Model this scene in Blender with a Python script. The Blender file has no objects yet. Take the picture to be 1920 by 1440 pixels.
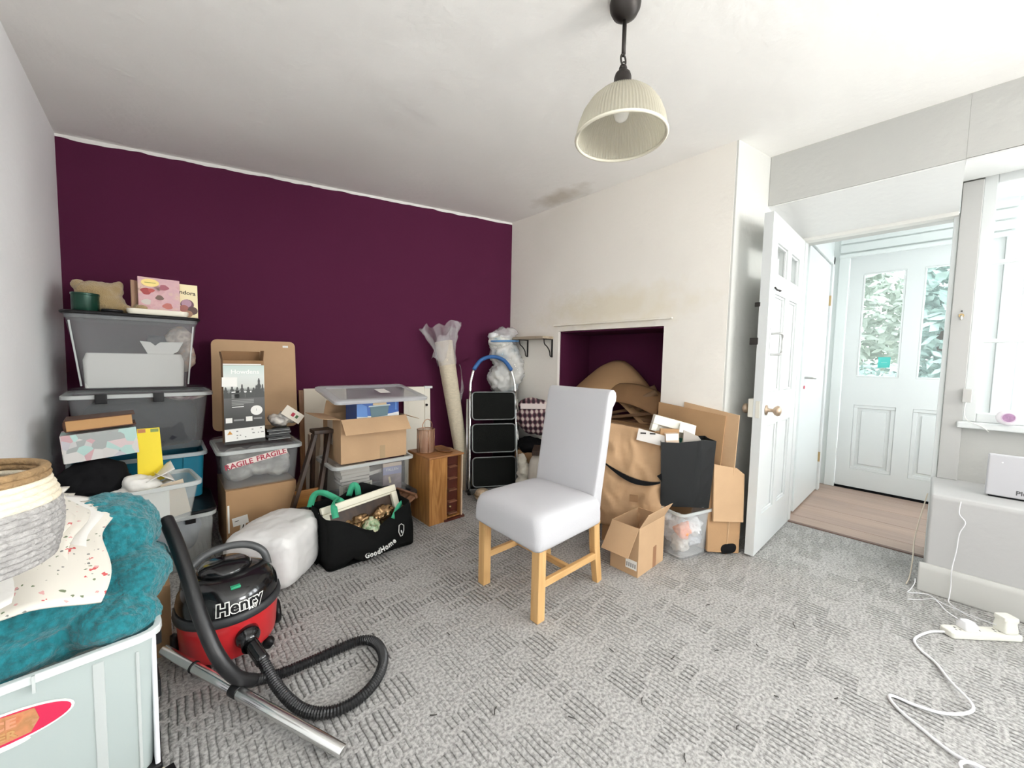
import bpy, bmesh, math, random
from mathutils import Vector, Matrix, Euler, noise
random.seed(7)
C = bpy.context.scene.collection
SC = bpy.context.scene
PI = math.pi
R = math.radians

# ------------------------------------------------------------------ camera, sky, exposure
cam = bpy.data.cameras.new('camera'); cam.sensor_width = 36.0; cam.lens = 13.52; cam.clip_start = 0.02
co = bpy.data.objects.new('camera', cam); C.objects.link(co)
co.matrix_world = (Matrix.Translation((0, 0, 1.15)) @ Matrix.Rotation(R(-42.45), 4, 'Z')
                   @ Matrix.Rotation(R(90 - 3.57), 4, 'X') @ Matrix.Rotation(R(1.2), 4, 'Z'))
SC.camera = co
vs = SC.view_settings
vs.view_transform = 'Standard'; vs.look = 'None'; vs.gamma = 1.0; vs.use_curve_mapping = False
vs.exposure = 0.10
w = bpy.data.worlds.new('overcast_sky'); SC.world = w; w.use_nodes = True
bg = w.node_tree.nodes['Background']; bg.inputs[0].default_value = (0.93, 0.97, 1.0, 1); bg.inputs[1].default_value = 4.2
SC.cycles.max_bounces = 16; SC.cycles.diffuse_bounces = 8; SC.cycles.transparent_max_bounces = 24
SC.cycles.transmission_bounces = 8; SC.cycles.caustics_reflective = False; SC.cycles.caustics_refractive = False
SC.cycles.sample_clamp_indirect = 6.0

def portal(name, loc, rot, sx, sy):
    l = bpy.data.lights.new(name, 'AREA'); l.shape = 'RECTANGLE'; l.size = sx; l.size_y = sy; l.energy = 1
    l.cycles.is_portal = True
    o = bpy.data.objects.new(name, l); o.location = loc; o.rotation_euler = rot; C.objects.link(o)
portal('window_daylight', (3.46, -0.65, 1.53), (0, R(90), 0), 1.4, 1.1)
def added_daylight(name, loc, rot, sx, sy, watts, col, spread):
    l = bpy.data.lights.new(name, 'AREA'); l.shape = 'RECTANGLE'; l.size = sx; l.size_y = sy; l.energy = watts; l.color = col; l.spread = R(spread)
    o = bpy.data.objects.new(name, l); o.location = loc; o.rotation_euler = rot; C.objects.link(o)
# area lamps added out of view, boosting sky light at front and rear windows
added_daylight('added_daylight_front', (3.70, -.80, 1.50), (0, R(86), 0), 1.3, .62, 42, (.95, .97, 1.0), 110)
added_daylight('added_daylight_front', (3.64, -2.0, 1.50), (0, R(93), 0), 1.3, 1.0, 112, (.95, .97, 1.0), 120)
added_daylight('added_daylight_rear', (2.25, -3.26, 1.50), (R(118), 0, R(26)), 1.2, 1.2, 92, (1.0, .97, .94), 130)

# ------------------------------------------------------------------ materials
def nt(m):
    m.use_nodes = True; return m.node_tree.nodes, m.node_tree.links
MATS = {}
def mat(name, col, rough=.6, metal=0., bump=0., bscale=60., var=0., vscale=8., spec=.5, coat=0., trans=0., sheen=0., stretch=None, detail=4.):
    if name in MATS: return MATS[name]
    m = bpy.data.materials.new(name); n, l = nt(m); b = n['Principled BSDF']
    b.inputs['Base Color'].default_value = (*col, 1); b.inputs['Roughness'].default_value = rough
    b.inputs['Metallic'].default_value = metal; b.inputs['Specular IOR Level'].default_value = spec
    b.inputs['Coat Weight'].default_value = coat; b.inputs['Transmission Weight'].default_value = trans
    b.inputs['Sheen Weight'].default_value = sheen
    if bump or var:
        tc = n.new('ShaderNodeTexCoord'); mp = n.new('ShaderNodeMapping'); l.new(tc.outputs['Object'], mp.inputs[0])
        if stretch: mp.inputs['Scale'].default_value = stretch
    if var:
        t = n.new('ShaderNodeTexNoise'); t.inputs['Scale'].default_value = vscale; t.inputs['Detail'].default_value = detail
        l.new(mp.outputs[0], t.inputs['Vector'])
        r = n.new('ShaderNodeValToRGB'); r.color_ramp.elements[0].position = .3; r.color_ramp.elements[1].position = .7
        r.color_ramp.elements[0].color = (*[max(0, c * (1 - var)) for c in col], 1)
        r.color_ramp.elements[1].color = (*[min(1, c * (1 + var)) for c in col], 1)
        l.new(t.outputs[0], r.inputs[0]); l.new(r.outputs[0], b.inputs['Base Color'])
    if bump:
        t2 = n.new('ShaderNodeTexNoise'); t2.inputs['Scale'].default_value = bscale; t2.inputs['Detail'].default_value = 6
        l.new(mp.outputs[0], t2.inputs['Vector'])
        bp = n.new('ShaderNodeBump'); bp.inputs['Strength'].default_value = bump; bp.inputs['Distance'].default_value = .01
        l.new(t2.outputs[0], bp.inputs['Height']); l.new(bp.outputs[0], b.inputs['Normal'])
    MATS[name] = m; return m

def clear(name, col, alpha, rough=.25, spec=.5):
    """see-through plastic or glass: part of the light passes straight through, the rest meets a glossy skin"""
    if name in MATS: return MATS[name]
    m = bpy.data.materials.new(name); n, l = nt(m); b = n['Principled BSDF']
    b.inputs['Base Color'].default_value = (*col, 1); b.inputs['Roughness'].default_value = rough; b.inputs['Specular IOR Level'].default_value = spec
    t = n.new('ShaderNodeBsdfTransparent'); t.inputs[0].default_value = (*[.84 + .16 * c for c in col], 1)
    mx = n.new('ShaderNodeMixShader'); mx.inputs[0].default_value = alpha
    l.new(t.outputs[0], mx.inputs[1]); l.new(b.outputs[0], mx.inputs[2]); l.new(mx.outputs[0], n['Material Output'].inputs[0])
    MATS[name] = m; return m

def wood(name, c1, c2, scale=6., axis='Z', rough=.45, dist=4.):
    if name in MATS: return MATS[name]
    m = bpy.data.materials.new(name); n, l = nt(m); b = n['Principled BSDF']; b.inputs['Roughness'].default_value = rough
    tc = n.new('ShaderNodeTexCoord'); mp = n.new('ShaderNodeMapping'); l.new(tc.outputs['Object'], mp.inputs[0])
    s = [1, 1, 1]; s['XYZ'.index(axis)] = .08; mp.inputs['Scale'].default_value = s
    t = n.new('ShaderNodeTexNoise'); t.inputs['Scale'].default_value = scale * 6; t.inputs['Detail'].default_value = 5; t.inputs['Distortion'].default_value = dist * .2
    l.new(mp.outputs[0], t.inputs['Vector'])
    r = n.new('ShaderNodeValToRGB'); r.color_ramp.elements[0].color = (*c1, 1); r.color_ramp.elements[1].color = (*c2, 1)
    r.color_ramp.elements[0].position = .35; r.color_ramp.elements[1].position = .65
    l.new(t.outputs[0], r.inputs[0]); l.new(r.outputs[0], b.inputs['Base Color'])
    MATS[name] = m; return m

def plaster(name, col, bump=.25, stain=None, fade=None):
    """uneven hand-trowelled plaster under matt paint; stain = list of (center, radius xyz, colour)"""
    m = bpy.data.materials.new(name); n, l = nt(m); b = n['Principled BSDF']; b.inputs['Roughness'].default_value = .85; b.inputs['Specular IOR Level'].default_value = .2
    tc = n.new('ShaderNodeTexCoord')
    t = n.new('ShaderNodeTexNoise'); t.inputs['Scale'].default_value = 2.2; t.inputs['Detail'].default_value = 5; l.new(tc.outputs['Object'], t.inputs['Vector'])
    t2 = n.new('ShaderNodeTexNoise'); t2.inputs['Scale'].default_value = 26; t2.inputs['Detail'].default_value = 6; l.new(tc.outputs['Object'], t2.inputs['Vector'])
    ad = n.new('ShaderNodeMath'); ad.operation = 'MULTIPLY_ADD'; ad.inputs[1].default_value = .14
    l.new(t2.outputs[0], ad.inputs[0]); l.new(t.outputs[0], ad.inputs[2])
    bp = n.new('ShaderNodeBump'); bp.inputs['Strength'].default_value = bump; bp.inputs['Distance'].default_value = .05
    l.new(ad.outputs[0], bp.inputs['Height']); l.new(bp.outputs[0], b.inputs['Normal'])
    base = n.new('ShaderNodeRGB'); base.outputs[0].default_value = (*col, 1); out = base.outputs[0]
    for (ctr, rad, sc, dens) in (stain or []):
        mp = n.new('ShaderNodeMapping'); mp.vector_type = 'TEXTURE'; mp.inputs['Location'].default_value = ctr; mp.inputs['Scale'].default_value = rad
        l.new(tc.outputs['Object'], mp.inputs[0])
        ln = n.new('ShaderNodeVectorMath'); ln.operation = 'LENGTH'; l.new(mp.outputs[0], ln.inputs[0])
        t3 = n.new('ShaderNodeTexNoise'); t3.inputs['Scale'].default_value = 9; t3.inputs['Detail'].default_value = 6; l.new(tc.outputs['Object'], t3.inputs['Vector'])
        a2 = n.new('ShaderNodeMath'); a2.operation = 'MULTIPLY_ADD'; a2.inputs[1].default_value = 1.1
        l.new(t3.outputs[0], a2.inputs[0]); l.new(ln.outputs['Value'], a2.inputs[2])
        r = n.new('ShaderNodeMapRange'); r.inputs[1].default_value = .85; r.inputs[2].default_value = 1.65; r.inputs[3].default_value = dens; r.inputs[4].default_value = 0
        l.new(a2.outputs[0], r.inputs[0])
        mx = n.new('ShaderNodeMix'); mx.data_type = 'RGBA'; mx.inputs['B'].default_value = (*sc, 1)
        l.new(r.outputs[0], mx.inputs['Factor']); l.new(out, mx.inputs['A']); out = mx.outputs['Result']
    if fade:   # second paint colour above a wavy height
        z0, c2 = fade
        sp = n.new('ShaderNodeSeparateXYZ'); l.new(tc.outputs['Object'], sp.inputs[0])
        t4 = n.new('ShaderNodeTexNoise'); t4.inputs['Scale'].default_value = 7; l.new(tc.outputs['Object'], t4.inputs['Vector'])
        a3 = n.new('ShaderNodeMath'); a3.operation = 'MULTIPLY_ADD'; a3.inputs[1].default_value = .03; l.new(t4.outputs[0], a3.inputs[0]); l.new(sp.outputs['Z'], a3.inputs[2])
        g = n.new('ShaderNodeMath'); g.operation = 'GREATER_THAN'; g.inputs[1].default_value = z0; l.new(a3.outputs[0], g.inputs[0])
        mx = n.new('ShaderNodeMix'); mx.data_type = 'RGBA'; mx.inputs['B'].default_value = (*c2, 1)
        l.new(g.outputs[0], mx.inputs['Factor']); l.new(out, mx.inputs['A']); out = mx.outputs['Result']
    l.new(out, b.inputs['Base Color']); return m

def printed(name, cols, scale=20., rough=.5, kind='voronoi', stretch=(1, 1, 1)):
    """a printed pattern of coloured patches"""
    if name in MATS: return MATS[name]
    m = bpy.data.materials.new(name); n, l = nt(m); b = n['Principled BSDF']; b.inputs['Roughness'].default_value = rough
    tc = n.new('ShaderNodeTexCoord'); mp = n.new('ShaderNodeMapping'); mp.inputs['Scale'].default_value = stretch; l.new(tc.outputs['Object'], mp.inputs[0])
    r = n.new('ShaderNodeValToRGB'); r.color_ramp.interpolation = 'CONSTANT' if kind == 'voronoi' else 'LINEAR'
    if kind == 'voronoi':
        t = n.new('ShaderNodeTexVoronoi'); t.inputs['Scale'].default_value = scale; l.new(mp.outputs[0], t.inputs['Vector'])
        l.new(t.outputs['Color'], r.inputs[0])
    else:
        t = n.new('ShaderNodeTexNoise'); t.inputs['Scale'].default_value = scale; t.inputs['Detail'].default_value = 5; l.new(mp.outputs[0], t.inputs['Vector'])
        l.new(t.outputs[0], r.inputs[0])
    e = r.color_ramp.elements
    while len(e) < len(cols): e.new(1)
    lo, hi = (0, 1) if kind == 'voronoi' else (.3, .7)
    for i, c in enumerate(cols):
        e[i].position = lo + (hi - lo) * i / (len(cols) - (0 if kind == 'voronoi' else 1)); e[i].color = (*c, 1)
    l.new(r.outputs[0], b.inputs['Base Color']); MATS[name] = m; return m

def carpet_mat():
    m = bpy.data.materials.new('ribbed_carpet'); n, l = nt(m); b = n['Principled BSDF']
    b.inputs['Roughness'].default_value = .95; b.inputs['Specular IOR Level'].default_value = .1
    tc = n.new('ShaderNodeTexCoord'); sp = n.new('ShaderNodeSeparateXYZ')
    wv = n.new('ShaderNodeTexNoise'); wv.inputs['Scale'].default_value = 14; wv.inputs['Detail'].default_value = 2
    l.new(tc.outputs['Object'], wv.inputs['Vector'])
    mixv = n.new('ShaderNodeMix'); mixv.data_type = 'VECTOR'; mixv.inputs['Factor'].default_value = .012
    l.new(tc.outputs['Object'], mixv.inputs['A']); l.new(wv.outputs['Color'], mixv.inputs['B']); l.new(mixv.outputs['Result'], sp.inputs[0])
    def M(op, a, bb=None, c=None):
        x = n.new('ShaderNodeMath'); x.operation = op
        for i, v in enumerate((a, bb, c)):
            if v is None: continue
            if isinstance(v, (int, float)): x.inputs[i].default_value = v
            else: l.new(v, x.inputs[i])
        return x.outputs[0]
    X, Y = sp.outputs['X'], sp.outputs['Y']
    # woven ribs: columns 9 cm wide, long and short runs of grooves with plain bands between
    ix = M('FLOOR', M('DIVIDE', X, .104))
    fy = M('MODULO', M('ADD', M('ADD', Y, 40.0), M('MULTIPLY', M('MODULO', M('ADD', ix, 400.0), 7.0), .117)), .205)
    m1 = M('LESS_THAN', fy, .118); m2 = M('MULTIPLY', M('GREATER_THAN', fy, .142), M('LESS_THAN', fy, .180))
    iyc = M('FLOOR', M('DIVIDE', M('ADD', M('ADD', Y, 40.0), M('MULTIPLY', M('MODULO', M('ADD', ix, 400.0), 7.0), .117)), .205))
    cv = n.new('ShaderNodeCombineXYZ'); l.new(ix, cv.inputs[0]); l.new(iyc, cv.inputs[1]); l.new(m1, cv.inputs[2])
    wn = n.new('ShaderNodeTexWhiteNoise'); wn.noise_dimensions = '3D'; l.new(cv.outputs[0], wn.inputs['Vector'])
    keep = n.new('ShaderNodeMapRange'); keep.inputs[1].default_value = .1; keep.inputs[2].default_value = .45; keep.inputs[3].default_value = .12; keep.inputs[4].default_value = 1.0; l.new(wn.outputs['Value'], keep.inputs[0])
    mask = M('MULTIPLY', M('MAXIMUM', m1, m2), keep.outputs[0])
    rx = M('POWER', M('MULTIPLY_ADD', M('SINE', M('MULTIPLY', X, 2 * PI / .0208)), .5, .5), .32)
    pl = n.new('ShaderNodeTexNoise'); pl.inputs['Scale'].default_value = 3.0; l.new(tc.outputs['Object'], pl.inputs['Vector'])
    wear = n.new('ShaderNodeMapRange'); wear.inputs[1].default_value = .35; wear.inputs[2].default_value = .6; wear.inputs[3].default_value = .6; wear.inputs[4].default_value = 1.0; l.new(pl.outputs[0], wear.inputs[0])
    gv = M('MULTIPLY', M('MULTIPLY', mask, wear.outputs[0]), M('SUBTRACT', 1.0, rx))
    class _H: outputs = {'Result': M('SUBTRACT', 1.0, gv)}
    h = _H
    fz = n.new('ShaderNodeTexNoise'); fz.inputs['Scale'].default_value = 160; fz.inputs['Detail'].default_value = 4; l.new(tc.outputs['Object'], fz.inputs['Vector'])
    hh = M('MULTIPLY_ADD', fz.outputs[0], .30, h.outputs['Result'])
    bp = n.new('ShaderNodeBump'); bp.inputs['Strength'].default_value = 1.0; bp.inputs['Distance'].default_value = .008
    l.new(hh, bp.inputs['Height']); l.new(bp.outputs[0], b.inputs['Normal'])
    # wool colour: fleck and a few trodden patches
    fl = n.new('ShaderNodeTexNoise'); fl.inputs['Scale'].default_value = 95; fl.inputs['Detail'].default_value = 3; l.new(tc.outputs['Object'], fl.inputs['Vector'])
    r = n.new('ShaderNodeValToRGB'); r.color_ramp.elements[0].position = .33; r.color_ramp.elements[1].position = .62
    r.color_ramp.elements[0].color = (.25, .243, .235, 1); r.color_ramp.elements[1].color = (.50, .49, .475, 1)
    l.new(fl.outputs[0], r.inputs[0])
    # groove shadow put into the wool colour as darker lines
    g = n.new('ShaderNodeMix'); g.data_type = 'RGBA'; g.blend_type = 'MULTIPLY'
    gr = n.new('ShaderNodeMapRange'); gr.inputs[1].default_value = .0; gr.inputs[2].default_value = .7; gr.inputs[3].default_value = .45; gr.inputs[4].default_value = 1.0
    l.new(h.outputs['Result'], gr.inputs[0]); g.inputs['Factor'].default_value = 1.0
    l.new(r.outputs[0], g.inputs['A'])
    cb = n.new('ShaderNodeCombineColor'); [l.new(gr.outputs[0], cb.inputs[i]) for i in range(3)]
    l.new(cb.outputs[0], g.inputs['B']); l.new(g.outputs['Result'], b.inputs['Base Color'])
    return m

WHITE = (.82, .82, .80)
M_gloss = mat('white_gloss_paint', (.66, .68, .675), .35, bump=.04, bscale=30)
M_card = mat('brown_cardboard', (.42, .25, .125), .8, bump=.05, bscale=90, var=.07, vscale=5)
M_card2 = mat('pale_cardboard', (.52, .34, .195), .8, bump=.05, bscale=90, var=.06, vscale=5)
M_card3 = mat('dark_cardboard', (.25, .135, .06), .8, bump=.05, bscale=90, var=.08, vscale=5)
M_tape = mat('parcel_tape', (.42, .30, .17), .35)
M_paper = mat('white_paper', (.85, .84, .80), .7)
M_black = mat('black_plastic', (.008, .008, .009), .35, spec=.3)
M_blackm = mat('matt_black', (.006, .006, .007), .8, spec=.15)
M_pbin = clear('clear_bin_plastic', (.60, .62, .63), .12, .15)
M_pbin2 = clear('frosted_bin_plastic', (.80, .83, .82), .24, .3)
M_rim = clear('bin_rim_plastic', (.70, .73, .72), .60, .3)
M_film = clear('plastic_film', (.85, .85, .86), .33, .15)
M_glass = clear('window_glass', (.95, .98, .97), .06, .03)
M_chrome = mat('brushed_chrome', (.78, .78, .77), .22, 1.0)
M_brass = mat('aged_brass', (.45, .33, .17), .4, .9)
M_iron = mat('bronze_metal', (.035, .03, .027), .45, .6)
M_oak = wood('oak', (.56, .32, .12), (.68, .43, .19), 5, 'Z')
M_oakx = wood('oak_rail', (.56, .32, .12), (.68, .43, .19), 5, 'X')
M_oaky = wood('oak_cross_rail', (.50, .28, .10), (.62, .38, .16), 5, 'Y')
M_pine = wood('varnished_pine', (.30, .12, .03), (.52, .26, .085), 5, 'Z', .35, 9)
M_dark = wood('dark_stained_wood', (.025, .013, .008), (.06, .03, .016), 5, 'Z', .5)

# ------------------------------------------------------------------ mesh helpers
class MB:
    def __init__(s): s.v, s.f = [], []
    def add(s, vs, fs):
        o = len(s.v); s.v += [tuple(p) for p in vs]; s.f += [tuple(o + i for i in f) for f in fs]; return s
    def box(s, x0, x1, y0, y1, z0, z1, M=None):
        p = [(x, y, z) for z in (z0, z1) for y in (y0, y1) for x in (x0, x1)]
        if M: p = [M @ Vector(q) for q in p]
        return s.add(p, [(0, 2, 3, 1), (4, 5, 7, 6), (0, 1, 5, 4), (2, 6, 7, 3), (0, 4, 6, 2), (1, 3, 7, 5)])
    def beam(s, a, b, wx, wy, up=(0, 0, 1), wx2=None, wy2=None):
        """bar of rectangular section from a to b"""
        a, b = Vector(a), Vector(b); d = (b - a).normalized(); u = Vector(up)
        if abs(d.dot(u)) > .99: u = Vector((0, 1, 0))
        x = d.cross(u).normalized(); y = x.cross(d).normalized()
        wx2 = wx2 or wx; wy2 = wy2 or wy
        p = [a + x * sx * wx / 2 + y * sy * wy / 2 for sx, sy in ((-1, -1), (1, -1), (1, 1), (-1, 1))]
        p += [b + x * sx * wx2 / 2 + y * sy * wy2 / 2 for sx, sy in ((-1, -1), (1, -1), (1, 1), (-1, 1))]
        return s.add(p, [(3, 2, 1, 0), (4, 5, 6, 7), (0, 1, 5, 4), (1, 2, 6, 5), (2, 3, 7, 6), (3, 0, 4, 7)])
    def loft(s, rings, cap=True, closed=True, loop=False):
        n = len(rings[0]); o = len(s.v); s.v += [tuple(p) for r in rings for p in r]
        m = len(rings)
        for i in range(m - 1 + (1 if loop else 0)):
            a, b = i * n, ((i + 1) % m) * n
            for j in range(n if closed else n - 1):
                k = (j + 1) % n
                s.f.append((o + a + j, o + a + k, o + b + k, o + b + j))
        if cap and not loop:
            s.f.append(tuple(o + j for j in reversed(range(n)))); s.f.append(tuple(o + (m - 1) * n + j for j in range(n)))
        return s
    def lathe(s, prof, n=24, c=(0, 0, 0), cap=False, M=None, wob=None):
        rings = []
        for r, z in prof:
            ring = []
            for j in range(n):
                a = 2 * PI * j / n; rr = r * (wob(a, z) if wob else 1)
                q = Vector((c[0] + rr * math.cos(a), c[1] + rr * math.sin(a), c[2] + z))
                ring.append(M @ q if M else q)
            rings.append(ring)
        return s.loft(rings, cap=cap)
    def tube(s, pts, r, n=10, smooth=6, cap=True, rib=None, loop=False):
        P = [Vector(p) for p in pts]
        if smooth and len(P) > 2: P = catmull(P, smooth, loop)
        if rib:   # resample evenly so that ribs are evenly spaced
            P = resample(P, rib[0] / 2)
        rings = []; T0 = None; up = Vector((0, 0, 1)); m = len(P)
        for i, p in enumerate(P):
            if loop: t = (P[(i + 1) % m] - P[i - 1]).normalized()
            else: t = (P[min(i + 1, m - 1)] - P[max(i - 1, 0)]).normalized()
            if T0 is None:
                x = t.orthogonal().normalized()
            else:
                x = (x - t * x.dot(t)).normalized()
            T0 = t; y = t.cross(x)
            rr = r(i / (m - 1)) if callable(r) else r
            if rib and i % 2: rr *= rib[1]
            rings.append([p + x * rr * math.cos(2 * PI * j / n) + y * rr * math.sin(2 * PI * j / n) for j in range(n)])
        return s.loft(rings, cap=cap, loop=loop)
    def sheet(s, fn, nu, nv):
        """open grid surface"""
        o = len(s.v)
        for j in range(nv + 1):
            for i in range(nu + 1): s.v.append(tuple(fn(i / nu, j / nv)))
        for j in range(nv):
            for i in range(nu):
                a = o + j * (nu + 1) + i; s.f.append((a, a + 1, a + nu + 2, a + nu + 1))
        return s
    def xform(s, M):
        s.v = [tuple(M @ Vector(p)) for p in s.v]; return s
    def build(s, name, m, parent=None, smooth=False, bevel=0, seg=2, sub=0, solid=0, world=False, kind=None, label=None, disp=None):
        me = bpy.data.meshes.new(name)
        vs = s.v
        if world and parent is not None:
            inv = wm(parent).inverted(); vs = [tuple(inv @ Vector(p)) for p in vs]
        me.from_pydata(vs, [], s.f); me.update()
        bm = bmesh.new(); bm.from_mesh(me); bmesh.ops.recalc_face_normals(bm, faces=bm.faces); bm.to_mesh(me); bm.free()
        for mm in (m if isinstance(m, (list, tuple)) else [m]): me.materials.append(mm)
        o = bpy.data.objects.new(name, me); C.objects.link(o)
        if parent is not None: o.parent = parent
        if smooth:
            for p in me.polygons: p.use_smooth = True
        if solid:
            md = o.modifiers.new('solid', 'SOLIDIFY'); md.thickness = solid; md.offset = 0
        if bevel:
            md = o.modifiers.new('bevel', 'BEVEL'); md.width = bevel; md.segments = seg; md.limit_method = 'ANGLE'; md.angle_limit = R(40)
            if not smooth:
                for p in me.polygons: p.use_smooth = True
                wn = o.modifiers.new('wn', 'WEIGHTED_NORMAL'); wn.keep_sharp = False
        if sub:
            md = o.modifiers.new('sub', 'SUBSURF'); md.levels = sub; md.render_levels = sub
        if disp: displace(o, *disp)
        if kind: o['kind'] = kind
        if label: o['label'] = label
        return o

def wm(o):
    M = Matrix.LocRotScale(o.location, o.rotation_euler, o.scale)
    return wm(o.parent) @ M if o.parent else M
def catmull(P, k, loop=False):
    out = []; m = len(P)
    for i in range(m if loop else m - 1):
        if loop: p0, p1, p2, p3 = P[i - 1], P[i], P[(i + 1) % m], P[(i + 2) % m]
        else: p0, p1, p2, p3 = P[max(i - 1, 0)], P[i], P[i + 1], P[min(i + 2, m - 1)]
        for j in range(k):
            t = j / k
            out.append(.5 * ((2 * p1) + (p2 - p0) * t + (2 * p0 - 5 * p1 + 4 * p2 - p3) * t * t + (3 * p1 - p0 - 3 * p2 + p3) * t ** 3))
    if not loop: out.append(P[-1].copy())
    return out
def resample(P, step):
    out = [P[0]]; acc = 0
    for a, b in zip(P, P[1:]):
        d = (b - a).length; t = step - acc
        while t <= d:
            out.append(a.lerp(b, t / d)); t += step
        acc = d - (t - step)
    return out
TEX = {}
def displace(o, strength, size, seed=0):
    k = (round(size, 4), seed)
    if k not in TEX:
        t = bpy.data.textures.new('lumps', 'CLOUDS'); t.noise_scale = size; t.noise_depth = 2; TEX[k] = t
    md = o.modifiers.new('disp', 'DISPLACE'); md.texture = TEX[k]; md.strength = strength; md.mid_level = .5; md.texture_coords = 'GLOBAL'
def organic(name, blobs, m, parent=None, voxel=.012, smooth=6, disp=None, world=False, kind=None, label=None, disp2=None):
    """one continuous soft body from overlapping lumps: (centre, radii, euler)"""
    mb = MB()
    for b in blobs:
        c, r = b[0], b[1]; e = Euler(b[2]) if len(b) > 2 else Euler((0, 0, 0)); p = b[3] if len(b) > 3 else 2
        M = Matrix.Translation(c) @ e.to_matrix().to_4x4()
        rings = []
        for i in range(13):
            th = -PI / 2 + PI * (i + .02) / 12.04
            sz = math.copysign(abs(math.sin(th)) ** (2 / p), math.sin(th)); cz = max(abs(math.cos(th)) ** (2 / p), .02)
            ring = []
            for j in range(20):
                a = 2 * PI * j / 20; ca, sa = math.cos(a), math.sin(a)
                ring.append(M @ Vector((r[0] * cz * math.copysign(abs(ca) ** (2 / p), ca), r[1] * cz * math.copysign(abs(sa) ** (2 / p), sa), r[2] * sz)))
            rings.append(ring)
        mb.loft(rings)
    o = mb.build(name, m, parent, smooth=True, world=world, kind=kind, label=label)
    md = o.modifiers.new('rm', 'REMESH'); md.mode = 'VOXEL'; md.voxel_size = voxel; md.use_smooth_shade = True
    if smooth:
        md = o.modifiers.new('sm', 'SMOOTH'); md.factor = .5; md.iterations = smooth
    if disp: displace(o, *disp)
    if disp2: displace(o, *disp2)
    return o
def rrect(w, d, z, r, n=3, cx=0, cy=0):
    """rounded rectangle ring"""
    out = []; r = min(r, w / 2 - 1e-4, d / 2 - 1e-4)
    for sx, sy, a0 in ((1, 1, 0), (-1, 1, PI / 2), (-1, -1, PI), (1, -1, 3 * PI / 2)):
        for i in range(n + 1):
            a = a0 + (PI / 2) * i / n
            out.append((cx + sx * (w / 2 - r) + r * math.cos(a), cy + sy * (d / 2 - r) + r * math.sin(a), z))
    return out
def rdense(w, d, z, r, n=3, m=12):
    """rounded rectangle ring with extra points along its straight sides"""
    q = rrect(w, d, z, r, n); out = []
    for i, p in enumerate(q):
        out.append(p); nx = q[(i + 1) % len(q)]
        if i % (n + 1) == n:
            for k in range(1, m): out.append(tuple(a + (b - a) * k / m for a, b in zip(p, nx)))
    return out
def thing(name, label, cat, loc=(0, 0, 0), rz=0, group=None):
    o = bpy.data.objects.new(name, None); C.objects.link(o); o.empty_display_size = .05
    o.location = loc; o.rotation_euler = (0, 0, rz); return tag(o, label, cat, group)
def tag(o, label, cat, group=None):
    o['label'] = label; o['category'] = cat
    if group: o['group'] = group
    return o
def struct(o): o['kind'] = 'structure'; return o
def sempty(name, loc=(0, 0, 0)):
    o = bpy.data.objects.new(name, None); C.objects.link(o); o.location = loc; o['kind'] = 'structure'; return o
def text(body, size, M, m, parent, name='lettering', ext=.0006, bend=None, bold=0., space=1.0, shear=0.):
    """lettering as real geometry; M places the text plane (x along the line, y up the letters) in the parent's space"""
    cu = bpy.data.curves.new('txt', 'FONT'); cu.body = body; cu.size = size; cu.align_x = 'CENTER'; cu.align_y = 'CENTER'
    cu.extrude = ext; cu.offset = bold; cu.space_character = space; cu.resolution_u = 3; cu.shear = shear
    to = bpy.data.objects.new('txt', cu); C.objects.link(to)
    dg = bpy.context.evaluated_depsgraph_get(); dg.update()
    me = bpy.data.meshes.new_from_object(to.evaluated_get(dg)); bpy.data.objects.remove(to); bpy.data.curves.remove(cu)
    for v in me.vertices: v.co = M @ (Vector(bend(v.co)) if bend else v.co)
    me.materials.clear(); me.materials.append(m)
    me.name = name
    o = bpy.data.objects.new(name, me); C.objects.link(o); o.parent = parent; return o
FRONT = Matrix(((1, 0, 0, 0), (0, 0, -1, 0), (0, 1, 0, 0), (0, 0, 0, 1)))   # text on a face that looks along -Y
def at(x, y, z, M=FRONT, rx=0, rz=0, roll=0):
    return Matrix.Translation((x, y, z)) @ Matrix.Rotation(rz, 4, 'Z') @ Matrix.Rotation(rx, 4, 'X') @ M @ Matrix.Rotation(roll, 4, 'Z')

# ------------------------------------------------------------------ room shell
CEIL = 2.47
P_wall = plaster('cream_white_wall_paint', (.87, .83, .765), .3, stain=[((2.53, 1.72, 1.56), (.3, .75, .18), (.76, .67, .48), .55)])
P_wall2 = plaster('white_wall_paint', (.88, .885, .885), .3)
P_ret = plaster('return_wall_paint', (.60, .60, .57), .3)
P_soffit = plaster('soffit_lit_paint', (.70, .70, .685), .2)  # paler copy of the wall paint: light from below put into the colour
P_front = plaster('shaded_white_wall_paint', (.49, .487, .465), .3)  # darker copy of the white paint: shade on the bulkhead put into the colour
P_purple = plaster('plum_wall_paint', (.085, .012, .042), .12, fade=(2.465, (.80, .79, .76)))
P_niche = plaster('plum_niche_paint', (.075, .010, .038), .12)
P_ceil = plaster('ceiling_paint', (.89, .875, .845), .26, stain=[((2.42, 2.12, 2.47), (.13, .30, .2), (.52, .47, .39), .75)])
def wallpoly(name, base, z0, z1, m, parent=None):
    """vertical prism over a floor polygon"""
    o = MB().loft([[(x, y, z) for x, y in base] for z in (z0, z1)]).build(name, m, parent)
    return o if parent else struct(o)
BW = lambda x: 3.69 - .2894 * (x + .44)          # line of the skewed plum wall
floor = struct(MB().loft([[(x, y, z) for x, y in ((-.6, -3.0), (3.41, -3.0), (3.41, .9), (3.1, .9), (3.1, 2.9), (-.6, 3.8))] for z in (-.06, 0)]).build('floor', carpet_mat()))
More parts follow.
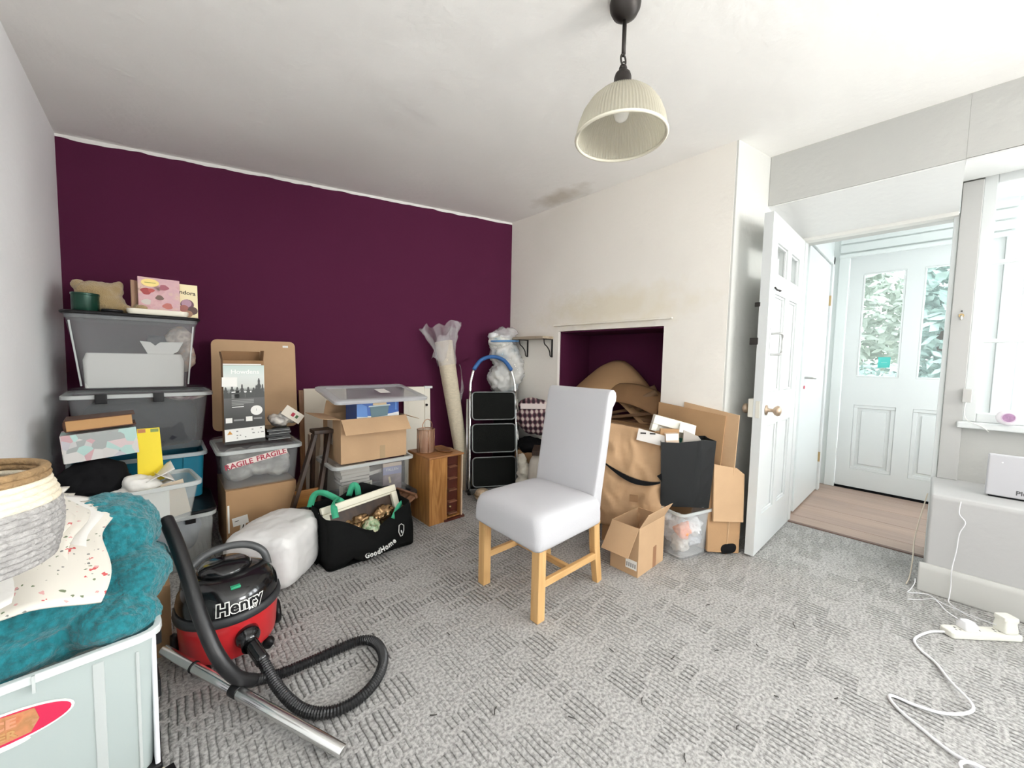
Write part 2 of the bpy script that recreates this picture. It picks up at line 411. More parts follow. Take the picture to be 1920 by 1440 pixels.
struct(MB().loft([[(x, y, z) for x, y in ((-.62, -3.1), (3.6, -3.1), (3.6, .95), (3.2, .95), (3.2, 2.95), (-.62, 3.95))] for z in (CEIL, CEIL + .1)]).build('ceiling', P_ceil))
wallpoly('wall_left', [(-.44, -3.0), (-.44, 3.9), (-.6, 3.9), (-.6, -3.0)], 0, CEIL, P_wall2)
wallpoly('wall_back', [(-.6, BW(-.6)), (3.1, BW(3.1)), (3.1, BW(3.1) + .2), (-.6, BW(-.6) + .2)], 0, CEIL, P_purple)
rw = MB(); rw.box(-.6, 1.55, -3.15, -3.0, 0, CEIL); rw.box(2.95, 3.6, -3.15, -3.0, 0, CEIL); rw.box(1.55, 2.95, -3.15, -3.0, 0, .85); rw.box(1.55, 2.95, -3.15, -3.0, 2.25, CEIL)
struct(rw.build('wall_rear', P_wall2))
# chimney breast with its square recess: built as four blocks of one mesh around the opening
cb = MB(); X0, X1 = 2.545, 3.1; NY0, NY1, NZ = 1.258, 2.203, 1.405
cb.box(X0, X1, NY1, 2.84, 0, CEIL); cb.box(X0, X1, .862, NY0, 0, CEIL); cb.box(X0, X1, NY0, NY1, NZ, CEIL)
struct(cb.build('wall_right', P_wall))
nb = MB(); nb.box(2.98, 3.0, NY0, NY1, 0, NZ); nb.box(2.575, 2.98, NY1 - .012, NY1 - .001, 0, NZ); nb.box(2.575, 2.98, NY0 + .001, NY0 + .012, 0, NZ); nb.box(2.575, 2.98, NY0, NY1, NZ - .012, NZ - .001)
struct(nb.build('wall_recess', P_niche))
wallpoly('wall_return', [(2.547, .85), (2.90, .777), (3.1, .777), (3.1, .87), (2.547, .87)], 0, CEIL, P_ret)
# timber lintel edge above the recess
struct(MB().box(2.527, 2.545, 1.197, 2.247, 1.447, 1.462).build('trim_1', P_wall, bevel=.004))
# front wall: bulkhead in the plane X = 2.90, sloped soffit, splayed door reveal, door plane X = 3.39
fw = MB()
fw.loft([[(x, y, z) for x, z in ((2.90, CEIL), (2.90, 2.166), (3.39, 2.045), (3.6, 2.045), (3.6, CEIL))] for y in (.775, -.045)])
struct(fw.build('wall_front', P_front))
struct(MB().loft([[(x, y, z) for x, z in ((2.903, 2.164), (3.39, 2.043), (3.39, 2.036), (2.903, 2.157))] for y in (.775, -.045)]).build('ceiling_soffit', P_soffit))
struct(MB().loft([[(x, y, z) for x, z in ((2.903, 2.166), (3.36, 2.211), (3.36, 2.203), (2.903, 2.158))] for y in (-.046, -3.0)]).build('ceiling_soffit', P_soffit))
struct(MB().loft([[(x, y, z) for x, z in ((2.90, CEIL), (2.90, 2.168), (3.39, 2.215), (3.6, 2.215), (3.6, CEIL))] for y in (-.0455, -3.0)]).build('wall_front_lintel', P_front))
struct(MB().loft([[(x, y, z) for x, y in ((2.90, .777), (3.39, .70), (3.46, .70), (3.46, .95), (2.95, .95))] for z in (0, 2.17)]).build('wall_reveal', P_wall2))
# bench below the window and the wall up to the sill
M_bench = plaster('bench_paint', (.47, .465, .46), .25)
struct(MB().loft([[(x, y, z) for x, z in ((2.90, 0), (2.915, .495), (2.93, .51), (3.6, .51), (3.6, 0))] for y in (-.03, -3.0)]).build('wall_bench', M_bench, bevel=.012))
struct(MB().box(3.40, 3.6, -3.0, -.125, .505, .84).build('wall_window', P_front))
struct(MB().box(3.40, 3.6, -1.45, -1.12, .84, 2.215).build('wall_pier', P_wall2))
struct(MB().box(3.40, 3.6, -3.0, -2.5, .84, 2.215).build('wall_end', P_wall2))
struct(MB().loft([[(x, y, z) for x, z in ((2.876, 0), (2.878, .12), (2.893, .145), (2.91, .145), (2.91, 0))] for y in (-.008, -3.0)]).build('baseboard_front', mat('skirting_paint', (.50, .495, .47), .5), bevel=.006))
# pier between door and window: the door's frame post
struct(MB().box(3.37, 3.5, -.128, -.05, .51, 2.2).build('trim_2', mat('shaded_post_paint', (.46, .455, .44), .5), bevel=.004))  # shade on the room-side face is put into this paint colour
struct(MB().box(3.39, 3.47, -.05, -.028, .0, 2.04).build('trim_3', M_gloss, bevel=.003))
struct(MB().box(3.36, 3.43, -.045, .70, 2.022, 2.05).build('trim_4', mat('door_head_paint', (.66, .65, .61), .5), bevel=.004))
struct(MB().box(3.39, 3.47, .66, .705, 0, 2.03).build('trim_5', M_gloss, bevel=.003))
# threshold strip
struct(MB().box(3.395, 3.425, -.03, .68, -.005, .008).build('trim_6', mat('threshold_wood', (.16, .10, .08), .5), bevel=.003))

# windows: a frame, sash bars and panes
def window(name, y0, y1, z0, z1):
    e = sempty(name, (3.44, (y0 + y1) / 2, z0)); W = (y0 - y1) / 2; H = z1 - z0
    f = MB(); f.box(-.04, .06, -W, -W + .05, 0, H); f.box(-.04, .06, W - .05, W, 0, H); f.box(-.04, .06, -W + .05, W - .05, 0, .05); f.box(-.04, .06, -W + .05, W - .05, H - .05, H)
    f.build('window_frame', M_gloss, e, bevel=.004)
    MB().box(-.10, .03, -W - .02, W + .02, -.035, .0).build('window_sill', M_gloss, e, bevel=.006)
    ncol = 3; cw = (2 * W - .1) / ncol; rows = [.05, .458, .892, H - .05]
    for i in range(1, ncol):
        y = -W + .05 + cw * i
        MB().box(-.015, .025, y - .011, y + .011, .05, H - .05).build('sash_bar', M_gloss, e, bevel=.003)
    for z in rows[1:3]:
        MB().box(-.017, .027, -W + .05, W - .05, z - .011, z + .011).build('sash_bar', M_gloss, e, bevel=.003)
    for i in range(ncol):
        for j in range(3):
            MB().box(.003, .006, -W + .05 + cw * i, -W + .05 + cw * (i + 1), rows[j], rows[j + 1]).build('pane', M_glass, e)
    return e
window('window_1', -.128, -1.12, .855, 2.22)
window('window_2', -1.45, -2.5, .855, 2.205)
w3 = window('window_3', .7, -.7, .85, 2.25); w3.location = (2.25, -3.06, .85); w3.rotation_euler = (0, 0, R(-90))  # unseen window, added for light from behind the camera

# porch beyond the doorway
M_porch = mat('porch_white_paint', (.70, .73, .72), .5, bump=.03, bscale=20)
M_plank = [mat('laminate_%d' % i, c, .35, var=.12, vscale=3, stretch=(14, .8, 1)) for i, c in enumerate([(.36, .255, .20), (.34, .24, .19), (.385, .27, .21)])]
pf = sempty('floor_porch', (3.425, 0, 0))
struct(pf)
for i in range(8):
    x = .004 + i * .17
    MB().box(x, min(x + .168, 1.36), -.62, .70, -.02, .0 + .0006 * (i % 2)).build('plank', M_plank[i % 3], pf, bevel=.001, seg=1)
struct(MB().box(3.42, 4.9, -.8, .8, -.07, -.02).build('floor_porch_base', M_black))
struct(MB().box(3.46, 5.0, .705, .80, 0, 2.55).build('wall_porch_side', M_porch))
struct(MB().box(3.6, 4.95, -.70, .80, 2.45, 2.55).build('ceiling_porch', M_porch))
# porch front: boarding above the door, posts and glazing beside it
pw = sempty('wall_porch_front', (4.786, 0, 0))
MB().box(0, .10, .59, .80, 0, 2.5).build('jamb', M_porch, pw)
MB().box(0, .10, -.36, .59, 2.17, 2.5).build('over_door', M_porch, pw)
MB().box(-.025, .0, .583, .66, 0, 2.19).build('architrave', M_porch, pw, bevel=.006)
MB().box(-.035, .0, -.36, .66, 2.165, 2.20).build('architrave', M_porch, pw, bevel=.006)
for k in range(3):
    MB().box(-.018, .0, -.36, .66, 2.215 + k * .085, 2.29 + k * .085).build('board', M_porch, pw, bevel=.008)
MB().box(-.01, .09, -.358, -.315, 0, 2.17).build('post', M_gloss, pw, bevel=.004)
MB().box(.0, .08, -.455, -.415, .55, 2.42).build('post', M_gloss, pw, bevel=.004)
MB().box(.0, .08, -.70, -.62, 0, 2.5).build('post', M_gloss, pw, bevel=.004)
MB().box(.0, .10, -.70, -.358, 0, .55).build('apron', M_porch, pw)
MB().box(.0, .08, -.62, -.455, 1.30, 1.34).build('rail', M_gloss, pw, bevel=.003)
MB().box(.0, .08, -.70, -.358, 2.42, 2.5).build('rail', M_gloss, pw, bevel=.003)
MB().box(.03, .034, -.62, -.358, .55, 2.42).build('pane', M_glass, pw)
ps = sempty('wall_porch_glazed', (3.62, -.66, 0))
for x in (0, .56, 1.12): MB().box(x, x + .05, -.03, .03, .0, 2.45).build('post', M_gloss, ps, bevel=.004)
MB().box(0, 1.166, -.03, .03, 0, .5).build('apron', M_porch, ps)
for x in (.05, .61): MB().box(x, x + .51, -.002, .002, .5, 2.45).build('pane', M_glass, ps)

def panel_mould(mb, x0, x1, z0, z1, y, w=.018, d=.010):
    """picture-frame moulding round a sunk panel (on a face that looks along -Y)"""
    mb.box(x0, x1, y - d, y, z0, z0 + w); mb.box(x0, x1, y - d, y, z1 - w, z1); mb.box(x0, x0 + w, y - d, y, z0 + w, z1 - w); mb.box(x1 - w, x1, y - d, y, z0 + w, z1 - w)

# front door (door_3) faces -X: built in a frame turned by -90 degrees
d3 = sempty('door_3', (4.80, .583, 0)); d3.rotation_euler = (0, 0, R(-90))   # local x runs along -Y, local -y looks to -X
DW = .895
lf = MB()
lx = [0, .098, .378, .484, .764, DW]; 
lf.box(0, lx[1], 0, .045, .02, 2.175); lf.box(lx[2], lx[3], 0, .045, .02, 2.175); lf.box(lx[4], DW, 0, .045, .02, 2.175)
for a, b in ((lx[1], lx[2]), (lx[3], lx[4])):
    lf.box(a, b, 0, .045, .02, .19); lf.box(a, b, 0, .045, .80, 1.06); lf.box(a, b, 0, .045, 2.01, 2.175); lf.box(a, b, .018, .03, .19, .80)
lf.build('leaf', M_gloss, d3)
MB().box(-.02, DW + .02, -.004, .05, -.01, .02).build('dark_gap_bar', M_blackm, d3)  # black bar added to draw the gap under the leaf dark
for a, b in ((lx[1], lx[2]), (lx[3], lx[4])):
    pm = MB(); panel_mould(pm, a, b, .19, .80, .018, .03, .012); pm.build('moulding', M_gloss, d3, bevel=.004)
    MB().box(a + .055, b - .055, .008, .018, .245, .745).build('panel', M_gloss, d3, bevel=.004)
    pm = MB(); panel_mould(pm, a, b, 1.06, 2.01, .012, .014, .010); pm.build('moulding', M_gloss, d3, bevel=.003)
    MB().box(a, b, .02, .024, 1.06, 2.01).build('pane', M_glass, d3)
MB().box(-.012, .005, -.012, .004, 1.80, 1.90).build('hinge', M_gloss, d3, bevel=.003); MB().box(-.012, .005, -.012, .004, .27, .37).build('hinge', M_gloss, d3, bevel=.003)
struct(d3)
st = tag(MB().box(4.815, 4.8165, .265, .345, 1.15, 1.245).build('window_sticker', mat('teal_sticker', (.08, .50, .45), .5), bevel=.0004, seg=1), 'small teal sticker on the glass of the front door', 'sticker')
text('------', .02, Matrix.Translation((4.8145, .305, 1.20)) @ Matrix.Rotation(R(-90), 4, 'Z') @ FRONT, M_paper, st)
# flush side door of the porch
d2 = sempty('door_2', (3.62, .705, 0))
MB().box(0, .86, -.03, 0, .012, 2.06).build('leaf', mat('flush_door_paint', (.70, .74, .735), .3), d2, bevel=.003)
MB().box(.87, .94, -.045, 0, 0, 2.14).build('door_frame', M_gloss, d2, bevel=.005); MB().box(-.08, .94, -.045, 0, 2.07, 2.14).build('door_frame', M_gloss, d2, bevel=.005)
MB().tube([(.10, -.03, 1.06), (.10, -.075, 1.06), (.125, -.08, 1.06), (.20, -.08, 1.055)], .008, 8).build('handle', mat('dull_nickel', (.45, .45, .43), .35, .9), d2, smooth=True)
MB().box(.86, .872, -.045, -.02, 1.70, 1.79).build('hinge', M_brass, d2, bevel=.002); MB().box(.86, .872, -.045, -.02, .27, .36).build('hinge', M_brass, d2, bevel=.002)
tag(MB().lathe([(.001, 0), (.013, 0), (.013, .004), (.001, .004)], 16, M=Matrix.Translation((3.70, .672, .985)) @ Matrix.Rotation(R(90), 4, 'X')).build('dot_sticker', mat('red_sticker', (.62, .05, .10), .5)), 'tiny red round sticker below the handle of the porch side door', 'sticker')

# open room door (door_1): leaf along X, its near face looks to -Y
d1 = sempty('door_1', (2.578, .658, 0))
L = .78; lf = MB()
xs = [0, .115, .355, .445, .66, L]
lf.box(0, xs[1], 0, .047, .012, 2.02); lf.box(xs[2], xs[3], 0, .047, .012, 2.02); lf.box(xs[4], L, 0, .047, .012, 2.02)
for a, b in ((xs[1], xs[2]), (xs[3], xs[4])):
    for z0, z1 in ((.012, .24), (.79, .99), (1.575, 1.69), (1.87, 2.02)): lf.box(a, b, 0, .047, z0, z1)
    for z0, z1 in ((.24, .79), (.99, 1.575)): lf.box(a, b, .017, .03, z0, z1)
lf.build('leaf', M_gloss, d1)
for a, b in ((xs[1], xs[2]), (xs[3], xs[4])):
    MB().box(a, b, .021, .025, 1.69, 1.87).build('pane', M_glass, d1)
    pm = MB()
    panel_mould(pm, a, b, 1.69, 1.87, .021, .010, .012); pm.build('moulding', M_gloss, d1, bevel=.002)
    for z0, z1 in ((.24, .79), (.99, 1.575)):
        pm = MB(); panel_mould(pm, a, b, z0, z1, .017, .014, .009); pm.build('moulding', M_gloss, d1, bevel=.003)
def knob(parent, x, y, z, s):   # s = -1 towards -Y
    k = MB(); k.lathe([(.001, 0), (.030, 0), (.030, .006), (.012, .010), (.010, .035), (.024, .045), (.031, .058), (.027, .070), (.012, .077), (.001, .078)], 20,
        M=Matrix.Translation((x, y, z)) @ Matrix.Rotation(R(90 * -s), 4, 'X')); return k.build('knob', mat('worn_brass_knob', (.50, .38, .28), .35, .7), parent, smooth=True)
knob(d1, .075, 0, .885, -1); knob(d1, .075, .047, .885, 1)
MB().box(.0, .11, .047, .075, .84, .95).build('rim_lock', mat('lock_paint', (.70, .68, .60), .45), d1, bevel=.004)
MB().box(-.003, .0, .012, .034, .84, .94).build('lock_plate', mat('lock_paint', (.70, .68, .60), .45), d1, bevel=.002)
MB().box(-.004, .012, .042, .085, 1.27, 1.31).build('bolt', M_iron, d1, bevel=.002); MB().box(-.002, .012, .042, .07, 1.49, 1.515).build('bolt', M_iron, d1, bevel=.002)
MB().tube([(.075, .0, 1.215), (.075, -.05, 1.215), (.10, -.055, 1.235), (.105, -.055, 1.275), (.10, -.055, 1.315), (.075, -.05, 1.335), (.075, .0, 1.335)], .007, 8).build('pull_handle', mat('grey_metal', (.55, .55, .54), .35, .8), d1, smooth=True)
MB().box(.06, .09, -.004, .0, 1.18, 1.37).build('handle_plate', M_gloss, d1, bevel=.002)
MB().tube([(.06, -.012, 1.60), (.10, -.014, 1.592), (.12, -.026, 1.588), (.14, -.016, 1.59)], .005, 8).build('hook', M_iron, d1, smooth=True)

# outdoors: path, hedge, trees, all at their own distance
M_leaf = [mat('leaves_%d' % i, c, .6, var=.3, vscale=5) for i, c in enumerate([(.25, .36, .33), (.38, .45, .39), (.22, .32, .29)])]
struct(MB().box(4.9, 40, -25, 25, -.3, -.12).build('ground', mat('pale_gravel', (.55, .54, .50), .9, bump=.3, bscale=40, var=.15)))
def leafmass(name, c, r, n, m, label, seed, s=.11, group=None):
    random.seed(seed); mb = MB()
    for _ in range(n):
        d = Vector((random.gauss(0, 1), random.gauss(0, 1), random.gauss(0, 1))).normalized() * random.uniform(.55, 1.0)
        p = Vector((c[0] + d.x * r[0], c[1] + d.y * r[1], max(c[2] + d.z * r[2], -.05)))
        a = Vector((random.gauss(0, 1), random.gauss(0, 1), random.gauss(0, .6))).normalized(); b = a.orthogonal().normalized(); k = s * random.uniform(.6, 1.3)
        mb.add([p - a * k, p + b * k * .45, p + a * k, p - b * k * .45], [(0, 1, 2, 3)])
    t = thing(name, label, 'tree' if 'tree' in name else 'shrub', (c[0], c[1], -.12), group=group)
    mb.build('foliage', m, t, world=True, kind='stuff')
    MB().tube([(c[0], c[1], -.12), (c[0] + .05, c[1], c[2] * .5), (c[0], c[1] + .1, c[2])], .09, 8).build('trunk', M_dark, t, smooth=True, world=True)
    return t
leafmass('garden_tree', (11.5, -.12, 2.2), (1.2, .55, 2.1), 1900, M_leaf[0], 'dense green tree seen through the pane of the front door beside the post', 3, .14)
leafmass('garden_tree', (14.5, 1.6, 2.6), (2.0, 1.5, 1.8), 2200, M_leaf[1], 'pale bushy tree seen through the stickered pane of the front door', 4, .16)
leafmass('garden_shrub', (9.0, .9, .55), (.8, .9, .7), 1400, M_leaf[2], 'low garden shrub behind the teal sticker', 5, .09)
struct(MB().box(7.2, 7.35, -6, 6, -.12, .55).build('wall_garden', plaster('garden_wall_render', (.75, .74, .70), .4)))

# ------------------------------------------------------------------ pendant lamp
t = thing('pendant_lamp', 'ribbed cream glass dome lamp hanging from the ceiling on a dark bronze rod', 'lamp', (1.288, .838, CEIL))
MB().lathe([(.001, 0), (.052, 0), (.056, -.012), (.054, -.03), (.044, -.05), (.026, -.064), (.012, -.072), (.001, -.074)], 28).build('ceiling_rose', M_iron, t, smooth=True)
MB().lathe([(.0075, -.07), (.0075, -.19)], 12, cap=True).build('rod', M_iron, t, smooth=True)
MB().lathe([(.001, -.186), (.006, -.188), (.006, -.196), (.001, -.198)], 12).build('rod_end', M_iron, t, smooth=True)
MB().tube([(.016 * math.cos(a), 0, -.210 + .019 * math.sin(a)) for a in [2 * PI * i / 12 for i in range(12)]], .0034, 8, 2, loop=True).build('chain_link', M_iron, t, smooth=True)
MB().tube([(0, .009 * math.cos(a), -.229 + .012 * math.sin(a)) for a in [2 * PI * i / 12 for i in range(12)]], .0022, 8, 2, loop=True).build('chain_link', M_iron, t, smooth=True)
MB().lathe([(.001, -.230), (.012, -.231), (.015, -.240), (.009, -.246), (.018, -.250), (.027, -.259), (.031, -.272), (.032, -.297), (.038, -.303), (.050, -.312), (.051, -.318), (.02, -.320), (.001, -.32)], 28).build('lamp_holder', M_iron, t, smooth=True)
m = bpy.data.materials.new('ribbed_lamp_glass'); n, l = nt(m); b = n['Principled BSDF']
b.inputs['Base Color'].default_value = (.66, .63, .53, 1); b.inputs['Roughness'].default_value = .15
tl = n.new('ShaderNodeBsdfTranslucent'); tl.inputs[0].default_value = (.70, .67, .56, 1)
tr = n.new('ShaderNodeBsdfTransparent'); mx = n.new('ShaderNodeMixShader'); mx.inputs[0].default_value = .40
l.new(b.outputs[0], mx.inputs[1]); l.new(tl.outputs[0], mx.inputs[2]); mx2 = n.new('ShaderNodeMixShader'); mx2.inputs[0].default_value = .22
l.new(mx.outputs[0], mx2.inputs[1]); l.new(tr.outputs[0], mx2.inputs[2]); l.new(mx2.outputs[0], n['Material Output'].inputs[0]); M_shade = m
prof = [(.036, -.316), (.060, -.324), (.090, -.340), (.118, -.366), (.140, -.400), (.154, -.438), (.161, -.472), (.163, -.484)]
inn = [(r - .005, z - .003) for r, z in reversed(prof[:-1])]
fl = lambda a, z: 1 + (.020 * math.cos(84 * a) if z < -.332 else 0)
MB().lathe(prof + [(.158, -.484)] + inn, 336, wob=fl).build('glass_shade', M_shade, t, smooth=True)
MB().tube([(.163 * math.cos(a), .163 * math.sin(a), -.487) for a in [2 * PI * i / 48 for i in range(48)]], .0058, 10, 1, loop=True).build('shade_rim', mat('cream_glass_rim', (.72, .68, .56), .2), t, smooth=True)
MB().lathe([(.001, -.315), (.013, -.318), (.014, -.345), (.021, -.362), (.029, -.385), (.029, -.402), (.021, -.420), (.008, -.428), (.001, -.429)], 20).build('light_bulb', mat('opal_bulb', (.9, .89, .85), .25), t, smooth=True)

# ------------------------------------------------------------------ dining chair
t = thing('dining_chair', 'oak dining chair with scroll back in a white stretch cover, alone on the carpet', 'chair', (1.42, 1.31, 0))
M_cover = mat('white_stretch_cover', (.53, .525, .545), .85, bump=.12, bscale=260)
hem = lambda a: .004 * math.sin(9 * a)
rings = []
for z, w_, d_, r_ in ((.338, .470, .452, .03), (.345, .474, .458, .035), (.40, .478, .462, .04), (.445, .474, .458, .05), (.468, .458, .444, .06), (.482, .41, .40, .07), (.488, .30, .30, .08), (.489, .1, .1, .03)):
    ring = rrect(w_, d_, z, r_, 5, 1.392, 1.308)
    if z < .36: ring = [(x, y, zz + .005 * math.sin(31 * x + 17 * y) - (.012 if (x < 1.2 and y < 1.12) else 0)) for x, y, zz in ring]
    rings.append(ring)
o = MB().loft(rings).build('seat_cover', M_cover, t, smooth=True, world=True, sub=1)
prof = [(1.58, .345), (1.585, .42), (1.598, .50), (1.622, .66), (1.650, .82), (1.668, .92), (1.678, .975), (1.690, .998), (1.708, 1.008), (1.728, 1.006), (1.746, .994), (1.754, .974), (1.752, .950), (1.738, .932), (1.722, .915), (1.712, .86), (1.696, .74), (1.674, .58), (1.660, .46), (1.655, .345)]
b_ = MB(); ys = [1.104, 1.108, 1.122, 1.3, 1.502, 1.516, 1.520]; sc = [.90, .97, 1, 1, 1, .97, .90]
cx, cz = 1.66, .7
rings = []
for y, s_ in zip(ys, sc):
    ring = []
    for i, (x, z) in enumerate(prof):
        q = prof[-1 - i] if i < 8 else None
        mx_ = 1.617 + (z - .345) * .155 if z < .92 else 1.712
        ring.append((mx_ + (x - mx_) * s_, y + (.012 if z < .7 and y < 1.3 else 0) * (1 - (z - .345) / .36), .345 + (z - .345) * (1 if s_ == 1 else .985 + .015 * s_)))
    rings.append(ring)
b_.loft(rings).build('back_cover', M_cover, t, smooth=True, world=True, bevel=.004)
for (x, y, dx) in ((1.205, 1.118, 0), (1.205, 1.498, 0), (1.625, 1.130, .045), (1.625, 1.486, .045)):
    lg = MB()
    if dx: lg.beam((x, y, .36), (x + .012, y, .20), .046, .036, up=(0, 1, 0)).v; lg.beam((x + .012, y, .202), (x + dx, y, 0), .046, .036, up=(0, 1, 0), wx2=.04, wy2=.034)
    else: lg.beam((x, y, 0), (x, y, .36), .046, .046, up=(0, 1, 0))
    lg.build('leg', M_oak, t, world=True, bevel=.003)
for y in (1.124, 1.492): MB().box(1.222, 1.632, y - .011, y + .011, .135, .168).build('stretcher', M_oakx, t, world=True, bevel=.003)
MB().box(1.42, 1.444, 1.135, 1.481, .138, .165).build('stretcher', M_oaky, t, world=True, bevel=.003)
MB().box(1.183, 1.64, 1.10, 1.518, .325, .345).build('seat_frame', M_oakx, t, world=True, bevel=.003)

# ------------------------------------------------------------------ vacuum cleaner
t = thing('vacuum_cleaner', 'red and black drum vacuum cleaner with a long black hose on the carpet', 'vacuum cleaner', (.175, 1.80, 0))
M_red = mat('red_vacuum_plastic', (.52, .015, .02), .3, coat=.3)
M_vblk = mat('gloss_black_plastic', (.008, .008, .009), .16, coat=.4)
M_band = mat('dull_black_band', (.03, .032, .035), .5)
M_hose = mat('black_hose', (.012, .012, .013), .38)
MB().lathe([(.001, .035), (.135, .035), (.148, .045), (.153, .07), (.158, .15), (.160, .185), (.001, .185)], 40).build('drum', M_red, t, smooth=True, bevel=.003)
MB().lathe([(.155, .18), (.168, .183), (.171, .195), (.168, .212), (.160, .215), (.155, .18)], 40).build('band', M_band, t, smooth=True)
MB().lathe([(.160, .212), (.162, .235), (.157, .262), (.143, .288), (.118, .306), (.085, .313), (.001, .315)], 40).build('lid', M_vblk, t, smooth=True)
MB().lathe([(.001, .345), (.062, .340), (.082, .330), (.090, .312), (.001, .312)], 32, c=(-.01, .03, 0)).build('motor_cap', M_vblk, t, smooth=True)
hd = MB(); hd.tube([(-.135, .02, .27), (-.120, .03, .335), (-.07, .045, .375), (0, .055, .385), (.07, .045, .375), (.12, .03, .335), (.135, .02, .27)], .014, 12)
hd.build('carry_handle', mat('dark_grey_handle', (.075, .078, .08), .35), t, smooth=True)
MB().box(-.018, .012, -.135, -.115, .296, .305, Matrix.Rotation(R(4), 4, 'Z')).build('switch', mat('green_switch', (.03, .35, .18), .3), t, bevel=.002)
MB().lathe([(.010, -.012), (.045, -.012), (.050, 0), (.045, .012), (.010, .012)], 24, M=Matrix.Translation((-.165, .05, .05)) @ Matrix.Rotation(R(90), 4, 'Y')).build('wheel', M_black, t, smooth=True)
MB().lathe([(.010, -.012), (.045, -.012), (.050, 0), (.045, .012), (.010, .012)], 24, M=Matrix.Translation((.165, .05, .05)) @ Matrix.Rotation(R(90), 4, 'Y')).build('wheel', M_black, t, smooth=True)
MB().lathe([(.001, -.012), (.018, -.012), (.02, 0), (.018, .012), (.001, .012)], 16, M=Matrix.Translation((.11, -.10, .021)) @ Matrix.Rotation(R(60), 4, 'Z') @ Matrix.Rotation(R(90), 4, 'Y')).build('castor', M_black, t, smooth=True)
MB().lathe([(.001, -.012), (.018, -.012), (.02, 0), (.018, .012), (.001, .012)], 16, M=Matrix.Translation((-.09, -.11, .021)) @ Matrix.Rotation(R(-60), 4, 'Z') @ Matrix.Rotation(R(90), 4, 'Y')).build('castor', M_black, t, smooth=True)
# lettering on the lid: black letters on a white outlined patch, wrapped round the lid
fr = R(-84)    # the front of the drum
def wrap(rad, z0, tilt=.16):
    def f(v):
        a = fr + v.x / rad; rr = rad + v.z - max(0, v.y + .02) * tilt
        return Vector((rr * math.cos(a), rr * math.sin(a), z0 + v.y))
    return f
I4 = Matrix.Identity(4)
text('Henry', .055, I4, M_paper, t, ext=.0006, bend=wrap(.1645, .243), bold=.005, space=1.08)
text('Henry', .055, I4, M_black, t, ext=.0010, bend=wrap(.1652, .243), bold=.0015, space=1.08)
text('200', .020, Matrix.Rotation(R(15), 4, 'Z'), M_paper, t, ext=.0006, bend=wrap(.1655, .219), bold=.0035, space=1.1)
text('200', .020, Matrix.Rotation(R(15), 4, 'Z'), M_black, t, ext=.0010, bend=wrap(.166, .219), space=1.1)
MB().lathe([(.024, -.035), (.038, -.03), (.040, .0), (.034, .012), (.026, .018), (.026, .05), (.024, -.035)], 24, M=Matrix.Translation((.035, -.165, .115)) @ Matrix.Rotation(R(100), 4, 'X')).build('hose_inlet', M_vblk, t, smooth=True)
hp = [(.213, 1.60, .112), (.235, 1.52, .085), (.262, 1.40, .045), (.305, 1.29, .024), (.37, 1.225, .022), (.455, 1.215, .022), (.535, 1.255, .022), (.59, 1.33, .022), (.60, 1.42, .022), (.56, 1.475, .022), (.47, 1.485, .022), (.37, 1.485, .025), (.27, 1.475, .040), (.195, 1.455, .075)]
hb = MB(); hb.tube(hp, .0185, 12, 8, rib=(.009, .80)); hb.build('hose', M_hose, t, smooth=False, world=True)
for p in t.children[-1].data.polygons: p.use_smooth = True
MB().tube([(.20, 1.457, .072), (.15, 1.44, .125), (.105, 1.455, .215), (.070, 1.51, .33), (.045, 1.585, .44), (.022, 1.66, .525), (.0, 1.74, .58)], .0205, 14, 8).build('hand_tube', M_hose, t, smooth=True, world=True)
MB().tube([(.213, 1.612, .113), (.220, 1.575, .105), (.237, 1.515, .083)], .022, 14, 4).build('hose_cuff', M_vblk, t, smooth=True, world=True)

t = thing('vacuum_tube', 'straight chrome vacuum tube lying on the carpet with a black joint ring', 'tube', (.17, 1.5, 0))
a, b = Vector((.358, 1.075, .018)), Vector((-.018, 1.735, .125)); d = b - a
MB().tube([a, a + d * .56], .0175, 20, 0).build('tube_section', M_chrome, t, smooth=True, world=True, bevel=.0012)
MB().tube([a + d * .57, b], .0160, 20, 0).build('tube_section', M_chrome, t, smooth=True, world=True, bevel=.0012)
MB().tube([a + d * .535, a + d * .575], .0195, 20, 0).build('joint_ring', M_black, t, smooth=True, world=True, bevel=.002)
MB().tube([a + d * .80, a + d * .808], .0185, 20, 0).build('joint_ring', M_black, t, smooth=True, world=True)

